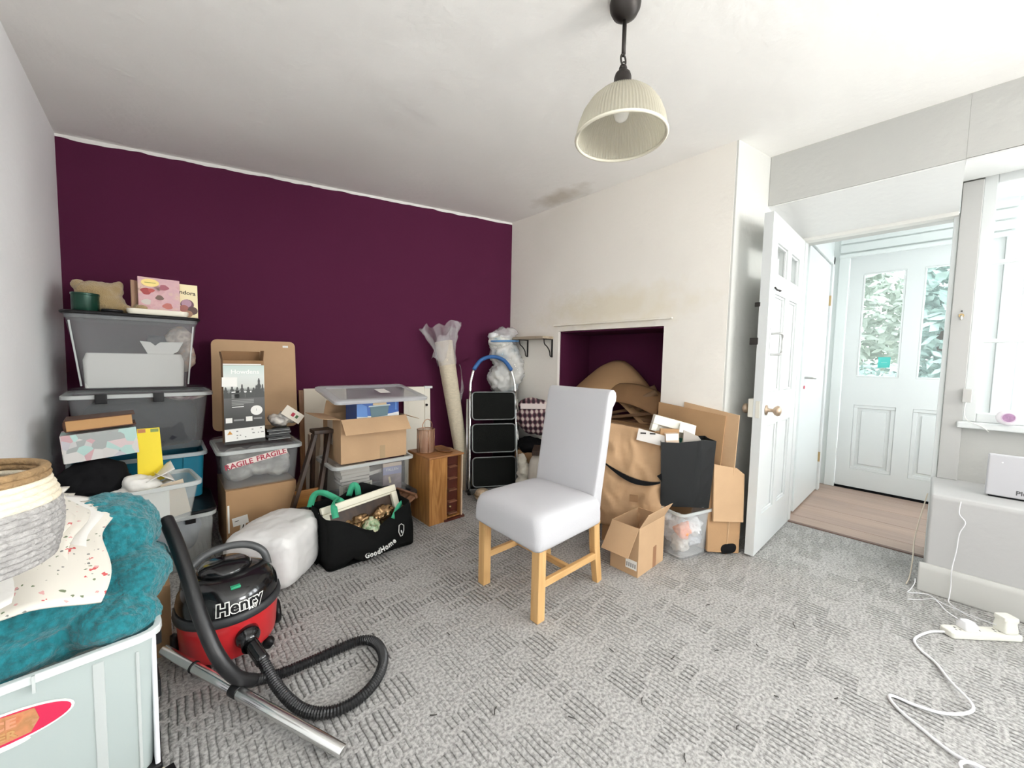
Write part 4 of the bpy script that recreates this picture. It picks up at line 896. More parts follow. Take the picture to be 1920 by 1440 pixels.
t = carton('cardboard_box', 'open cardboard carton with its front flap folded down, on the box of paperbacks', (1.035, 2.63, .474), 0, .44, .35, .282, flaps=[('F', .118, 228), ('L', .115, 172), ('B', .11, 60), ('R', .11, 200)], m=M_card2)
strip(t, 'tape', .03, .066, -.175, .0, .09, M_tape)
MB().box(-.2212, -.22, -.02, .08, .10, .28).build('tape', mat('pale_tape', (.66, .58, .47), .4), t)
t = thing('bakeware_box', 'blue printed box with a picture of a loaf tin, in the open carton', 'box', (1.075, 2.60, .60), R(0))
yb = -.10
MB().box(-.145, .145, yb, .10, 0, .255).build('carton', mat('blue_carton', (.035, .12, .42), .35), t, bevel=.002)
MB().loft([[(x, yy, z) for x, z in ((-.145, .13), (.145, .145), (.145, .175), (-.02, .155), (-.145, .17))] for yy in (yb - .002, yb)]).build('printed_band', M_wink, t)
MB().loft([[(x, yy, z) for x, z in ((-.145, .16), (-.075, .155), (-.08, .225), (-.11, .24), (-.145, .24))] for yy in (yb - .0022, yb)]).build('printed_shape', mat('light_blue_ink', (.10, .25, .60), .4), t)
MB().loft([[(x, yy, z) for x, z in ((-.05, .15), (.062, .155), (.072, .225), (-.06, .222))] for yy in (yb - .0035, yb)]).build('printed_tin', mat('slate_ink', (.11, .19, .22), .4), t)
MB().loft([[(x, yy, z) for x, z in ((-.07, .219), (.082, .223), (.080, .231), (-.066, .227))] for yy in (yb - .0045, yb)]).build('printed_rim', mat('ice_ink', (.50, .62, .66), .4), t)
MB().loft([[(.008 + .048 * math.cos(a), yy, .232 + (.030 if math.sin(a) > 0 else .004) * math.sin(a)) for a in [2 * PI * i / 20 for i in range(20)]] for yy in (yb - .004, yb)]).build('printed_loaf', mat('loaf_ink', (.72, .57, .36), .5), t)
strip(t, 'printed_line', .116, .128, yb - .001, .19, .25, mat('light_blue_ink', (.10, .25, .60), .4))
t = thing('box_lid', 'large clear plastic lid lying tilted across the blue box and the carton', 'lid', (1.06, 2.56, .915), 0)
Ml = Matrix.Rotation(R(9), 4, 'X')
lb = MB(); lb.loft([[Ml @ Vector(p) for p in rg] for rg in (rrect(.62, .42, -.022, .03), rrect(.625, .425, -.003, .03), rrect(.60, .40, .004, .03), rrect(.54, .34, .004, .03), rrect(.52, .32, .001, .03), rrect(.54, .34, -.001, .03), rrect(.595, .395, -.002, .03), rrect(.615, .415, -.022, .03))])
lb.build('lid', clear('lid_plastic', (.66, .67, .69), .48, .22), t, bevel=.002)
MB().box(.03, .10, -.06, .05, .0045, .006, Ml).build('paper_sticker', M_paper, t)
t = thing('shutter_panel', 'white panelled cupboard door leaning on the plum wall behind the wire lantern', 'panel', (1.62, 2.98, 0), R(-16))
sh = Matrix(((1, 0, 0, 0), (0, 1, .08, 0), (0, 0, 1, 0), (0, 0, 0, 1)))
b = MB(); b.box(-.10, -.06, -.012, .012, .0, .90, sh); b.box(.08, .13, -.012, .012, .0, .90, sh); b.box(-.06, .08, -.006, .006, .0, .90, sh); b.box(-.06, .08, -.012, .012, .80, .90, sh); b.box(-.06, .08, -.012, .012, 0, .10, sh)
b.build('frame', mat('ivory_paint', (.76, .72, .62), .45), t, bevel=.003)
MB().lathe([(.001, 0), (.009, 0), (.011, .012), (.001, .014)], 12, M=sh @ Matrix.Translation((.095, -.012, .74)) @ Matrix.Rotation(R(90), 4, 'X')).build('knob', M_iron, t, smooth=True)
MB().box(.08, .15, -.02, .02, .885, .905, sh).build('top_cap', M_gloss, t, bevel=.003)

# pine cabinet with slots, lantern and leaf dish on top
t = thing('wooden_cabinet', 'small varnished pine cabinet with a dark slotted rack in its front', 'cabinet', (1.465, 2.41, 0))
W2, D2, HH = .138, .15, .462
b = MB(); b.box(-W2, -W2 + .014, -D2 + .012, D2, 0, HH); b.box(W2 - .012, W2, -D2 + .012, D2, .0, HH); b.box(-W2 + .014, W2 - .012, D2 - .01, D2, 0, HH); b.box(-.01, .004, -D2 + .012, D2 - .01, .0, HH); b.box(-W2 + .014, W2 - .012, -D2 + .012, D2 - .01, 0, .02)
b.build('carcass', M_pine, t, bevel=.0015)
MB().box(-W2, .004, -D2, -D2 + .012, 0, HH).build('front_panel', M_pine, t, bevel=.0015)
MB().box(-W2 - .006, W2 + .004, -D2 - .006, D2 + .004, HH, HH + .014).build('top', wood('pine_top', (.26, .10, .03), (.40, .19, .07), 5, 'X'), t, bevel=.003)
M_mah = mat('dark_red_wood', (.085, .018, .010), .4)
MB().box(.005, W2 - .013, -D2 + .05, -D2 + .054, .02, HH - .005).build('rack_back', M_mah, t)
for k in range(5): MB().box(.03, .10, -D2 + .012, -D2 + .05, .035 + .085 * k, .043 + .085 * k).build('slot_bar', mat('slot_bar_wood', (.22, .09, .05), .4), t, bevel=.001)
MB().box(W2 - .012, W2 - .004, -D2 - .002, -D2 + .012, 0, HH).build('edge_strip', mat('pale_edge_wood', (.62, .47, .33), .5), t, bevel=.001)
MB().lathe([(.001, 0), (.008, 0), (.010, .010), (.001, .014)], 12, M=Matrix.Translation((.045, -D2 + .03, .09)) @ Matrix.Rotation(R(90), 4, 'X')).build('knob', M_brass, t, smooth=True)
MB().box(-.02, W2 + .01, -D2 - .012, -D2 + .03, 0, .016).build('plinth', M_mah, t, bevel=.002)
t = thing('wire_lantern', 'copper wire mesh lantern with a ring handle standing on the pine cabinet', 'lantern', (1.40, 2.44, HH + .014))
M_cop = mat('copper_wire', (.52, .30, .19), .35, .9)
fr_ = MB(); rr = .062
for z in (.004, .165): fr_.tube([(rr * math.cos(a), rr * math.sin(a), z) for a in [2 * PI * i / 20 for i in range(20)]], .0028, 6, 1, loop=True)
for k in range(6):
    a = PI / 3 * k + .3; fr_.tube([(rr * math.cos(a), rr * math.sin(a), .004), (rr * math.cos(a), rr * math.sin(a), .165)], .0025, 6, 0)
fr_.build('frame', M_cop, t, smooth=True)
MB().tube([(.035, -.02, .165), (.038, -.02, .20), (.02, -.02, .23), (0, -.02, .238), (-.02, -.02, .23), (-.038, -.02, .20), (-.035, -.02, .165)], .003, 6).build('handle', M_cop, t, smooth=True)
MB().lathe([(rr - .003, .006), (rr - .003, .163)], 24).build('mesh', clear('copper_mesh', (.42, .24, .15), .6, .4), t, smooth=True)
MB().lathe([(.001, .004), (.03, .004), (.03, .09), (.001, .09)], 16).build('candle_cup', mat('rosy_glass', (.45, .24, .20), .3), t, smooth=True)
t = thing('leaf_dish', 'brown wooden leaf shaped dish lying on the pine cabinet', 'dish', (1.515, 2.385, HH + .0145))
MB().loft([[(s_ * .062 * math.cos(a) * (1 + .15 * math.cos(a)), s_ * .085 * math.sin(a), z) for a in [2 * PI * i / 28 for i in range(28)]] for s_, z in ((.7, 0), (1, .010), (.96, .013), (.65, .005))]).build('dish', wood('walnut', (.17, .07, .025), (.27, .12, .045), 5, 'Y', .35), t, smooth=True)

# rolled rug in a torn film sleeve
t = thing('rolled_rug', 'tall roll of cream jute matting in torn plastic film leaning on the plum wall', 'rug', (2.0, 2.70, 0))
a, b = Vector((1.985, 2.735, .0)), Vector((1.835, 2.905, 1.30))
m_j = mat('jute_matting', (.66, .58, .44), .9, bump=.5, bscale=70, var=.1, vscale=30, stretch=(1, 1, 6))
MB().tube([a, a.lerp(b, .35), a.lerp(b, .7), b], lambda u: .052 + .026 * u, 24, 4).build('matting', m_j, t, smooth=True, world=True, bevel=.004)
M_wrap = clear('crinkled_film', (.80, .78, .80), .26, .12)
dirr = (b - a).normalized(); s1 = dirr.orthogonal().normalized(); s2 = dirr.cross(s1)
def film(r0, r1, u0, u1, seed, nu=28, nv=10):
    def f(u, v):
        ang = 2 * PI * u; q = a + dirr * (b - a).length * (u0 + (u1 - u0) * v)
        rr = r0 + (r1 - r0) * v * v + (.012 + .06 * v * v) * noise.noise(Vector((3 * math.cos(ang) + seed, 3 * math.sin(ang), 4 * v)))
        q = q + dirr * (.09 * v * noise.noise(Vector((2 * math.cos(ang), 2 * math.sin(ang), seed))))
        return q + s1 * rr * math.cos(ang) + s2 * rr * math.sin(ang)
    return f
MB().sheet(film(.080, .17, .84, 1.10, 3), 44, 14).build('film_sleeve', M_wrap, t, world=True)
MB().sheet(lambda u, v: (1.90 + .03 * v + .05 * math.sin(3 * u), 2.76 + .07 * u, 1.10 - .34 * u + .03 * math.sin(8 * u + 3 * v) - .07 * v), 14, 5).build('film_flap', M_wrap, t, world=True)
MB().sheet(lambda u, v: (1.72 + .17 * u - .05 * v, 2.83 + .02 * math.sin(7 * u), 1.30 - .16 * v + .14 * u * (1 - v) + .02 * math.sin(9 * u)), 12, 8).build('film_flap', M_wrap, t, world=True)

# step ladder
t = thing('step_ladder', 'folded three step ladder with black treads and a blue hoop handle', 'ladder', (2.095, 2.49, 0), R(-29)); t.scale = (1.13, 1, 1)
ly = lambda z: .155 * z
rb = MB(); 
hoop = [(-.190, ly(0), .0), (-.183, ly(.5), .5), (-.178, ly(.86), .86)]
rb.tube(hoop, .0105, 12, 3); rb.tube([(-x, y, z) for x, y, z in hoop], .0105, 12, 3)
rb.build('front_rail', M_chrome, t, smooth=True)
ha = [(-.178, ly(.86), .86), (-.174, ly(.95), .95), (-.150, ly(1.06), 1.06), (-.09, ly(1.145), 1.145), (0, ly(1.175), 1.175), (.09, ly(1.145), 1.145), (.150, ly(1.06), 1.06), (.174, ly(.95), .95), (.178, ly(.86), .86)]
MB().tube(ha[2:-2], .0165, 14, 6).build('handle_grip', mat('blue_foam_grip', (.02, .11, .32), .55), t, smooth=True)
MB().tube(ha[:3], .0105, 12, 4).build('handle_tube', M_chrome, t, smooth=True); MB().tube(ha[-3:], .0105, 12, 4).build('handle_tube', M_chrome, t, smooth=True)
for s_ in (-1, 1): MB().tube([(s_ * .205, ly(.01) + .045, .01), (s_ * .197, ly(.80) + .03, .80)], .009, 10, 0).build('rear_rail', M_chrome, t, smooth=True)
M_tread = mat('black_rubber_tread', (.007, .008, .007), .8, bump=.2, bscale=200, spec=.15)
for z0, z1 in ((.06, .318), (.345, .598), (.622, .872)):
    zc = (z0 + z1) / 2; y_ = ly(zc) - .022
    Ms = Matrix.Translation((0, y_, zc)) @ Matrix.Rotation(R(90) - math.atan(.155), 4, 'X')
    pts = [(x, y) for x, y, _ in rrect(.335, z1 - z0 - .012, 0, .03, 4)]
    tr_ = MB().loft([[Ms @ Vector((x, y, zz)) for x, y in pts] for zz in (-.012, .012)]).build('tread', M_tread, t, bevel=.003)
    MB().tube([Ms @ Vector((x, y, .010)) for x, y in pts], .006, 8, 1, loop=True).build('tread_edge', mat('grey_tread_edge', (.20, .21, .21), .35, .6), tr_, smooth=True)
for s_ in (-1, 1): MB().lathe([(.001, 0), (.016, 0), (.014, .035), (.001, .035)], 12, c=(s_ * .19, 0, 0)).build('foot', M_black, t, smooth=True)
MB().tube([(-.205, .046, .045), (.205, .046, .045)], .010, 8, 0).build('foot_bar', M_black, t, smooth=True)
MB().box(-.19, .19, -.012, .0, .005, .05).build('foot_plate', mat('grey_tread_edge', (.20, .21, .21), .35, .6), t, bevel=.004)
t = thing('gold_bauble_box', 'small gold and white foil ornament on the carpet at the foot of the ladder', 'ornament', (1.905, 2.41, 0))
MB().lathe([(.001, 0), (.035, .004), (.062, .03), (.066, .055), (.055, .085), (.03, .10), (.001, .102)], 10).build('foil_body', mat('champagne_foil', (.72, .58, .40), .3, .5, bump=.3, bscale=40), t)
MB().lathe([(.067, .048), (.070, .055), (.067, .062)], 10).build('foil_band', mat('dark_gold', (.30, .20, .10), .4, .6), t)

# corner heap behind the ladder and chair
t = carton('cardboard_box', 'brown carton on the floor in the room corner under the black sack', (2.42, 2.34, 0), 0, .22, .26, .36, closed=True)
t = thing('sack', 'black sack slumped in the corner under the tartan bag', 'sack', (2.39, 2.69, 0))
organic('sack_body', [((0, 0, .22), (.13, .10, .22)), ((.0, .0, .55), (.13, .10, .14)), ((.0, .0, .42), (.12, .10, .2)), ((-.05, .02, .76), (.13, .10, .14))], M_blackm, t, .02, 4, (.05, .12))
t = thing('sack', 'black folded fabric lying on the carton below the tartan bag', 'fabric', (2.42, 2.40, .362))
organic('folds', [((0, -.02, .05), (.12, .14, .055)), ((-.08, -.05, .03), (.06, .08, .05))], M_blackm, t, .014, 4, (.03, .06))
m = bpy.data.materials.new('tartan_cloth'); n, l = nt(m); b = n['Principled BSDF']; b.inputs['Roughness'].default_value = .9
tc = n.new('ShaderNodeTexCoord'); mp = n.new('ShaderNodeMapping'); mp.inputs['Rotation'].default_value = (0, R(8), R(45)); l.new(tc.outputs['Object'], mp.inputs[0])
acc = None
for ax, sc_ in (('X', 150), ('Z', 110)):
    sp = n.new('ShaderNodeSeparateXYZ'); l.new(mp.outputs[0], sp.inputs[0])
    s1_ = n.new('ShaderNodeMath'); s1_.operation = 'MULTIPLY'; s1_.inputs[1].default_value = sc_; l.new(sp.outputs[ax], s1_.inputs[0])
    s2_ = n.new('ShaderNodeMath'); s2_.operation = 'SINE'; l.new(s1_.outputs[0], s2_.inputs[0])
    if acc is None: acc = s2_
    else:
        ad = n.new('ShaderNodeMath'); ad.operation = 'ADD'; l.new(acc.outputs[0], ad.inputs[0]); l.new(s2_.outputs[0], ad.inputs[1]); acc = ad
r = n.new('ShaderNodeValToRGB'); mr = n.new('ShaderNodeMapRange'); mr.inputs[1].default_value = -2; mr.inputs[2].default_value = 2; l.new(acc.outputs[0], mr.inputs[0]); l.new(mr.outputs[0], r.inputs[0])
e = r.color_ramp.elements; r.color_ramp.interpolation = 'EASE'; e[0].position = .25; e[0].color = (.025, .012, .018, 1); e[1].position = .85; e[1].color = (.62, .53, .48, 1)
q = e.new(.5); q.color = (.16, .07, .09, 1)
l.new(r.outputs[0], b.inputs['Base Color'])
t = thing('tartan_bag', 'maroon and white tartan cloth bag hanging at the side of the ladder', 'bag', (2.43, 2.37, .47))
organic('bag_body', [((0, 0, .17), (.10, .15, .14), (0, 0, .7)), ((.0, 0, .28), (.09, .14, .07), (0, 0, .7)), ((.02, -.07, .15), (.07, .09, .13))], m, t, .012, 3, (.03, .06))
MB().box(-.13, .13, -.004, .0, .265, .31, Matrix.Translation((-.06, -.085, 0)) @ Matrix.Rotation(R(-38), 4, 'Z')).build('printed_border', mat('pale_band_cloth', (.60, .52, .50), .8), t)
M_wb = printed('bagged_packaging', [(.70, .68, .62), (.45, .45, .42), (.72, .70, .64), (.20, .32, .38), (.66, .63, .54)], 6, .5, 'noise')
t = thing('plastic_sack', 'clear plastic sack of white packaging standing in the corner above the ladder', 'sack', (2.365, 2.685, .83)); t.scale = (1.22, 1.0, 1.0)
organic('contents', [((0, 0, .14), (.13, .11, .14)), ((.01, .02, .36), (.12, .10, .12)), ((-.03, .02, .48), (.10, .09, .07)), ((.07, -.02, .24), (.07, .09, .14))], M_wb, t, .012, 3, (.05, .05))
organic('film', [((0, 0, .15), (.145, .125, .16)), ((.01, .02, .37), (.135, .115, .14)), ((.0, .02, .52), (.10, .08, .10)), ((.08, -.02, .24), (.075, .10, .16)), ((.06, .01, .58), (.06, .05, .05))], M_film, t, .014, 1, (.07, .05))
MB().tube([(.128 * math.cos(a), .02 + .105 * math.sin(a), .492 + .008 * math.cos(a)) for a in [2 * PI * i / 16 for i in range(16)]], lambda u: .009, 8, 2, loop=True).build('blue_tie_band', mat('blue_band', (.10, .25, .48), .4), t, smooth=True)
t = thing('plastic_ball', 'white rounded packaging on top of the sack in the corner', 'packaging', (2.265, 2.74, 1.33))
MB().lathe([(.001, 0), (.04, .004), (.055, .03), (.045, .06), (.001, .072)], 20).build('ball', mat('milky_plastic', (.72, .73, .74), .35), t, smooth=True)
t = thing('plastic_bag', 'small crumpled clear bag of white packing at the foot of the corner heap', 'bag', (2.235, 2.26, 0))
organic('bag_body', [((0, 0, .10), (.075, .08, .10)), ((-.01, 0, .22), (.055, .06, .10)), ((-.03, .01, .32), (.03, .04, .06))], printed('packing', [(.56, .52, .44), (.68, .65, .56), (.45, .42, .36)], 8, .45, 'noise'), t, .011, 3, (.04, .04))
t = thing('cushion', 'cream rounded cushion edge showing beside the chair back', 'cushion', (2.26, 2.10, 0))
organic('pad', [((0, 0, .20), (.09, .10, .20), (0, 0, 0), 3)], mat('cream_cloth', (.66, .62, .55), .85, bump=.1), t, .012, 3)
t = thing('wood_offcut', 'short brown wooden offcut lying on the cream cushion', 'wood', (2.235, 2.13, .405), R(40))
MB().box(-.11, .11, -.03, .03, 0, .04).build('block', M_dark, t, bevel=.003)
t = thing('pouch', 'black pouch on the carpet beneath the cream cushion', 'pouch', (2.16, 2.22, 0))
organic('pouch_body', [((0, 0, .06), (.05, .05, .07))], M_blackm, t, .01, 3)
# dark bags behind the chair
t = thing('holdall', 'black nylon holdall on the carpet behind the dining chair', 'bag', (2.22, 1.70, 0), R(-40))
organic('bag_body', [((0, 0, .12), (.22, .14, .13), (0, 0, 0), 3), ((.15, -.02, .17), (.10, .13, .10))], mat('black_nylon', (.014, .016, .018), .55, bump=.3, bscale=30), t, .016, 4, (.04, .08))
t = thing('storage_crate', 'rust orange crate corner behind the oak chair leg', 'crate', (2.02, 2.12, 0), R(-35))
b = MB().loft([rrect(.15, .20, 0, .01), rrect(.17, .22, .13, .01), rrect(.16, .21, .13, .01), rrect(.14, .19, .006, .01)]); b.build('body', mat('rust_plastic', (.28, .07, .025), .6), t, bevel=.003)

# wall shelf with two brackets
t = thing('wall_shelf', 'narrow painted wooden shelf on two black brackets beside the recess', 'shelf', (2.545, 2.50, 1.345))
MB().box(-.14, -.003, -.245, .26, -.006, .016).build('board', wood('shelf_wood', (.34, .27, .19), (.48, .40, .30), 5, 'Y'), t, bevel=.002)
for y in (-.235, .07):
    k = MB(); k.box(-.010, -.003, y - .008, y + .008, -.165, -.006); k.box(-.12, -.010, y - .008, y + .008, -.013, -.006)
    k.build('bracket', M_iron, t, bevel=.0015)
    MB().tube([(-.112, y, -.014), (-.105, y, -.05), (-.07, y, -.075), (-.04, y, -.11), (-.03, y, -.15), (-.012, y, -.16)], .005, 8).build('bracket_scroll', M_iron, t, smooth=True)

# recess: curved cardboard, tubes and timber
t = thing('cardboard_sheet', 'bowed sheet of brown cardboard arching inside the purple recess', 'cardboard', (2.76, 1.75, 0))
MB().sheet(lambda u, v: (2.88 - .26 * v, 2.16 - .82 * u, .90 + .235 * math.sin(PI * min(1, .10 + u * .92)) ** 1.3 - .16 * max(0, u - .5) - .20 * v ** 1.5 + .03 * math.sin(4 * u + 3 * v)), 24, 6).build('sheet', M_card, t, smooth=True, world=True, solid=.006)
t = thing('cardboard_sheet', 'second bowed cardboard sheet under the arching one in the recess', 'cardboard', (2.74, 1.70, 0))
MB().sheet(lambda u, v: (2.72 - .15 * v, 1.84 - .54 * u, .86 + .14 * math.sin(PI * (.2 + u * .6)) - .14 * v ** 1.4 - .03 * u), 20, 6).build('sheet', M_card3, t, smooth=True, world=True, solid=.006)
for k, (y0, z0, y1, z1, x) in enumerate(((1.78, .70, 1.28, .80, 2.62), (1.80, .66, 1.27, .745, 2.66), (1.74, .74, 1.30, .86, 2.68))):
    t = thing('timber_strip', ['lowest', 'middle', 'uppermost'][k] + ' of the brown timber strips slanting in the recess', 'timber', (x, (y0 + y1) / 2, 0), 0, 'timber strips in the recess')
    MB().beam((x, y0, z0), (x, y1, z1), .03, .022).build('strip', wood('strip_wood', (.12, .06, .03), (.22, .12, .06), 5, 'Y'), t, world=True, bevel=.002)
for k, (y, z) in enumerate(((1.45, .90), (1.39, .875), (1.50, .93))):
    t = thing('paper_roll', ['small brown roll in the middle of the recess pile', 'small brown roll nearest the recess edge', 'small brown roll highest on the recess pile'][k], 'roll', (2.64 + .04 * k, y, z), 0, 'brown rolls in the recess')
    MB().tube([(-.03, .09, -.07), (.05, -.09, .03)], .026, 14, 0, cap=False).build('roll', mat('brown_paper', (.22, .13, .07), .75), t, smooth=True, solid=.003)
t = carton('cardboard_box', 'big dark cardboard box filling the bottom of the purple recess', (2.77, 1.72, 0), 0, .36, .84, .70, closed=True, m=M_card3)

# ------------------------------------------------------------------ right-hand cluster
t = carton('cardboard_box', 'open cardboard box with a big flap hanging out, on the carpet beside the chair', (1.995, 1.085, 0), R(0), .285, .17, .268, flaps=[('L', .165, 232), ('F', .10, 118)], m=M_card2)
strip(t, 'tape', .02, .055, -.085, .0, .12, mat('brown_tape', (.33, .17, .09), .4))
MB().box(-.1440, -.1425, -.078, -.012, .035, .085).build('barcode_label', M_paper, t)
for k in range(5): MB().box(-.1447, -.1440, -.072 + .012 * k, -.066 + .012 * k, .045, .068).build('printed_bar', M_gink, t)
t = carton('cardboard_box', 'flat closed carton under the crumpled paper sack', (2.235, 1.275, 0), R(-60), .34, .16, .12, closed=True)
M_kraft = mat('kraft_paper', (.47, .295, .16), .75, bump=.7, bscale=9, var=.08, vscale=5)
t = thing('paper_sack', 'crumpled brown paper delivery sack with a curved black arrow mark', 'sack', (2.20, 1.26, .125), R(-60)); t.scale = (1.08, 1, 1.10)
random.seed(11)
rings = []
def ridge(p): return abs(noise.noise(p))
for k in range(31):
    v = k / 30; z = .56 * v; w_ = .35 + .07 * v; d_ = max(.22 - .165 * v ** 1.8, .05) * (1 if v > .03 else .9); ring = []
    for x, y, _ in rdense(w_, d_, 0, .045, 4, 22):
        p = Vector((x * 5 + 3, y * 6, z * 4)); big = (ridge(p * 1.2) - .2) * .05; small = (ridge(p * 3.3) - .2) * .024
        f = -1 if y < 0 else 1
        q = (big + small) * (.35 + .65 * min(1, 4 * v)) * (1 if k else .2)
        top = (.035 * noise.noise(Vector((x * 9, 2, 0))) - .05 * (x / w_)) * v ** 6
        ring.append((x + (.02 * noise.noise(Vector((z * 11, 5, x))) if abs(x) > w_ * .42 else 0), y - f * q, z + top))
    rings.append(ring)
MB().loft(rings).build('sack_body', M_kraft, t, smooth=True)
pts = []
def onsack(x, z): return (x, -.132 + .075 * (z / .56) ** 1.6, z)
ar = []
N = 22
for i in range(N + 1):
    u = i / N; x = -.145 + .30 * u; z = .375 - .105 * math.sin(PI * (.06 + .60 * u)) ; ar.append((x, z, .004 + .011 * math.sin(PI * u)))
ring1 = [(x, z + h_) for x, z, h_ in ar]; ring2 = [(x, z - h_) for x, z, h_ in reversed(ar)]
MB().loft([[(x, onsack(x, z)[1] + dy, z) for x, z in ring1 + ring2] for dy in (-.004, .004)], cap=False).build('arrow_mark_edge', M_blackm, t)
mb = MB()
for (x, z, h_), (x2, z2, h2) in zip(ar, ar[1:]):
    y_ = onsack(x, z)[1] - .004; y2 = onsack(x2, z2)[1] - .004
    mb.add([(x, y_, z - h_), (x2, y2, z2 - h2), (x2, y2, z2 + h2), (x, y_, z + h_)], [(0, 1, 2, 3)])
mb.add([(.135, onsack(.13, .3)[1] - .004, .318), (.165, onsack(.16, .3)[1] - .004, .285), (.160, onsack(.16, .3)[1] - .004, .335)], [(0, 1, 2)])
mb.build('arrow_mark', M_blackm, t)
MB().box(-.005, .04, onsack(0, .2)[1] - .012, onsack(0, .2)[1] - .010, .165, .205).build('printed_code', mat('brown_ink', (.27, .15, .07), .7), t)
MB().loft([[(x, -.058 + dy, z) for x, z in ((.02, .50), (.19, .47), (.185, .53), (.03, .565))] for dy in (-.004, .004)]).build('white_label', mat('shipping_label', (.78, .74, .70), .5), t)
for x in (.05, .10): MB().box(x, x + .03, -.066, -.0625, .535, .543, Matrix.Rotation(R(-1), 4, 'Y')).build('printed_bar', M_iron, t)

t = thing('plastic_tub', 'frosted plastic tub of packaging scraps under the black gift bag', 'tub', (2.355, 1.02, 0), R(-16))
MB().loft([rrect(.23, .25, 0, .03), rrect(.235, .255, .01, .03), rrect(.285, .30, .285, .035), rrect(.281, .296, .285, .035), rrect(.231, .251, .012, .03)]).build('body', clear('tub_plastic', (.85, .86, .87), .24, .15), t, bevel=.002)
MB().loft([rrect(.285, .30, .27, .035), rrect(.305, .32, .272, .04), rrect(.305, .32, .288, .04), rrect(.283, .298, .288, .035)], cap=False, loop=True).build('rim', M_rim, t, bevel=.002)
MB().box(.14, .185, -.16, -.06, .268, .276).build('rim_tab', mat('orange_tape', (.75, .30, .16), .5), t, bevel=.002)
for k, (x, y, z, r_, c, cn) in enumerate(((-.06, -.09, .16, .05, (.85, .26, .08), 'orange'), (.03, -.09, .17, .055, (.84, .85, .86), 'white and grey'), (.07, -.06, .09, .055, (.70, .74, .80), 'blue grey'), (-.04, -.06, .07, .06, (.66, .62, .55), 'cream'), (.0, .03, .12, .085, (.78, .78, .78), 'light grey'), (-.07, .04, .20, .05, (.70, .70, .70), 'white'))):
    o = organic('crumpled_wrapper', [((0, 0, 0), (r_, r_ * .8, r_ * .9)), ((r_ * .4, 0, r_ * .4), (r_ * .5, r_ * .6, r_ * .5))], mat('wrapper_%d' % k, c, .45), None, .006, 0, (.06, .03, k))
    o.location = Matrix.Translation((2.355, 1.02, 0)) @ Matrix.Rotation(R(-16), 4, 'Z') @ Vector((x, y, z)); tag(o, cn + ' crumpled wrapper inside the frosted plastic tub', 'wrapper', 'wrappers in the plastic tub')
t = thing('gift_bag', 'glossy black paper carrier bag standing on the frosted plastic tub', 'bag', (2.345, 1.00, .292), R(-48))
M_gb = mat('glossy_black_paper', (.012, .013, .014), .3, spec=.4, bump=.12, bscale=9)
w0, d0, h0 = .31, .14, .40
def gb(v):
    k = .90 + .10 * v; W = w0 / 2 * k; D = d0 / 2 * (.9 + .25 * v); dent = .022 * (1 - v * .3)
    return [(x, y, h0 * v + (.012 * math.sin(14 * x) * v)) for x, y in ((-W, -D), (-W * .35, -D - .004), (.3 * W, -D - .006 * v), (W * .55, -D + .012 * v), (W, -D), (W - dent, 0), (W, D), (0, D + .004), (-W, D), (-W + dent, 0))]
MB().loft([gb(k / 4) for k in range(5)], cap=False).build('bag_body', M_gb, t, solid=.002)
MB().box(-.122, .122, -.058, .058, 0, .004).build('base', M_gb, t)
MB().box(-.05, .11, -d0 * .45 - .001, -d0 * .45, .003, .008).build('base_edge', mat('grey_edge', (.5, .5, .5), .3), t)
gp = lambda x, y, z: Matrix.Translation((2.345, 1.00, .292)) @ Matrix.Rotation(R(-48), 4, 'Z') @ Vector((x, y, z))
def inbag(name, label, cat, x, y, z, rz=-48):
    return thing(name, label, cat, gp(x, y, z), R(rz))
t = inbag('foam_tray', 'white moulded packing tray leaning in the black carrier bag', 'packaging', -.125, .04, .23, -44)
Mf = Matrix.Rotation(R(14), 4, 'Y')
b = MB(); b.box(-.12, .13, -.02, .02, .235, .29, Mf); b.box(.09, .13, -.035, .02, 0, .24, Mf); b.box(-.12, .09, .012, .02, 0, .235, Mf); b.box(-.12, -.085, -.02, .012, .19, .235, Mf)
b.build('tray', mat('foam_white', (.80, .78, .70), .7), t, bevel=.008)
t = inbag('cardboard_box', 'small buff carton with a white flap standing in the black carrier bag', 'box', -.055, -.035, .10)
MB().box(-.04, .035, -.02, .02, 0, .34, Matrix.Rotation(R(-5), 4, 'Y')).build('carton', mat('buff_carton', (.70, .55, .42), .7), t, bevel=.002)
MB().box(-.035, .06, -.022, -.018, .34, .40, Matrix.Rotation(R(10), 4, 'Y') @ Matrix.Rotation(R(-10), 4, 'X')).build('flap', M_paper, t, bevel=.001)
MB().box(-.04, .03, -.0205, -.02, .30, .34, Matrix.Rotation(R(-5), 4, 'Y')).build('white_label', M_paper, t)
t = inbag('cardboard_box', 'brown carton behind the buff one in the black carrier bag', 'box', -.095, -.005, .10)
MB().box(-.05, .06, -.01, .01, 0, .36).build('carton', M_card, t, bevel=.002)
t = inbag('card', 'grey cardboard piece with a cut corner in the black carrier bag', 'card', .035, -.03, .20)
MB().loft([[(x, y, z) for x, z in ((-.05, 0), (.055, 0), (.055, .20), (.035, .225), (-.05, .26))] for y in (-.003, .003)]).build('sheet', mat('grey_card', (.45, .41, .37), .75), t)
t = inbag('green_wrapper', 'folded dark green glossy wrapper at the back of the black carrier bag', 'wrapper', .03, .04, .24)
MB().sheet(lambda u, v: (-.06 + .11 * u, .01 * math.sin(5 * u), .06 + .10 * v - .02 * u), 8, 3).build('sheet', mat('green_foil', (.015, .14, .10), .3), t, smooth=True, solid=.004)

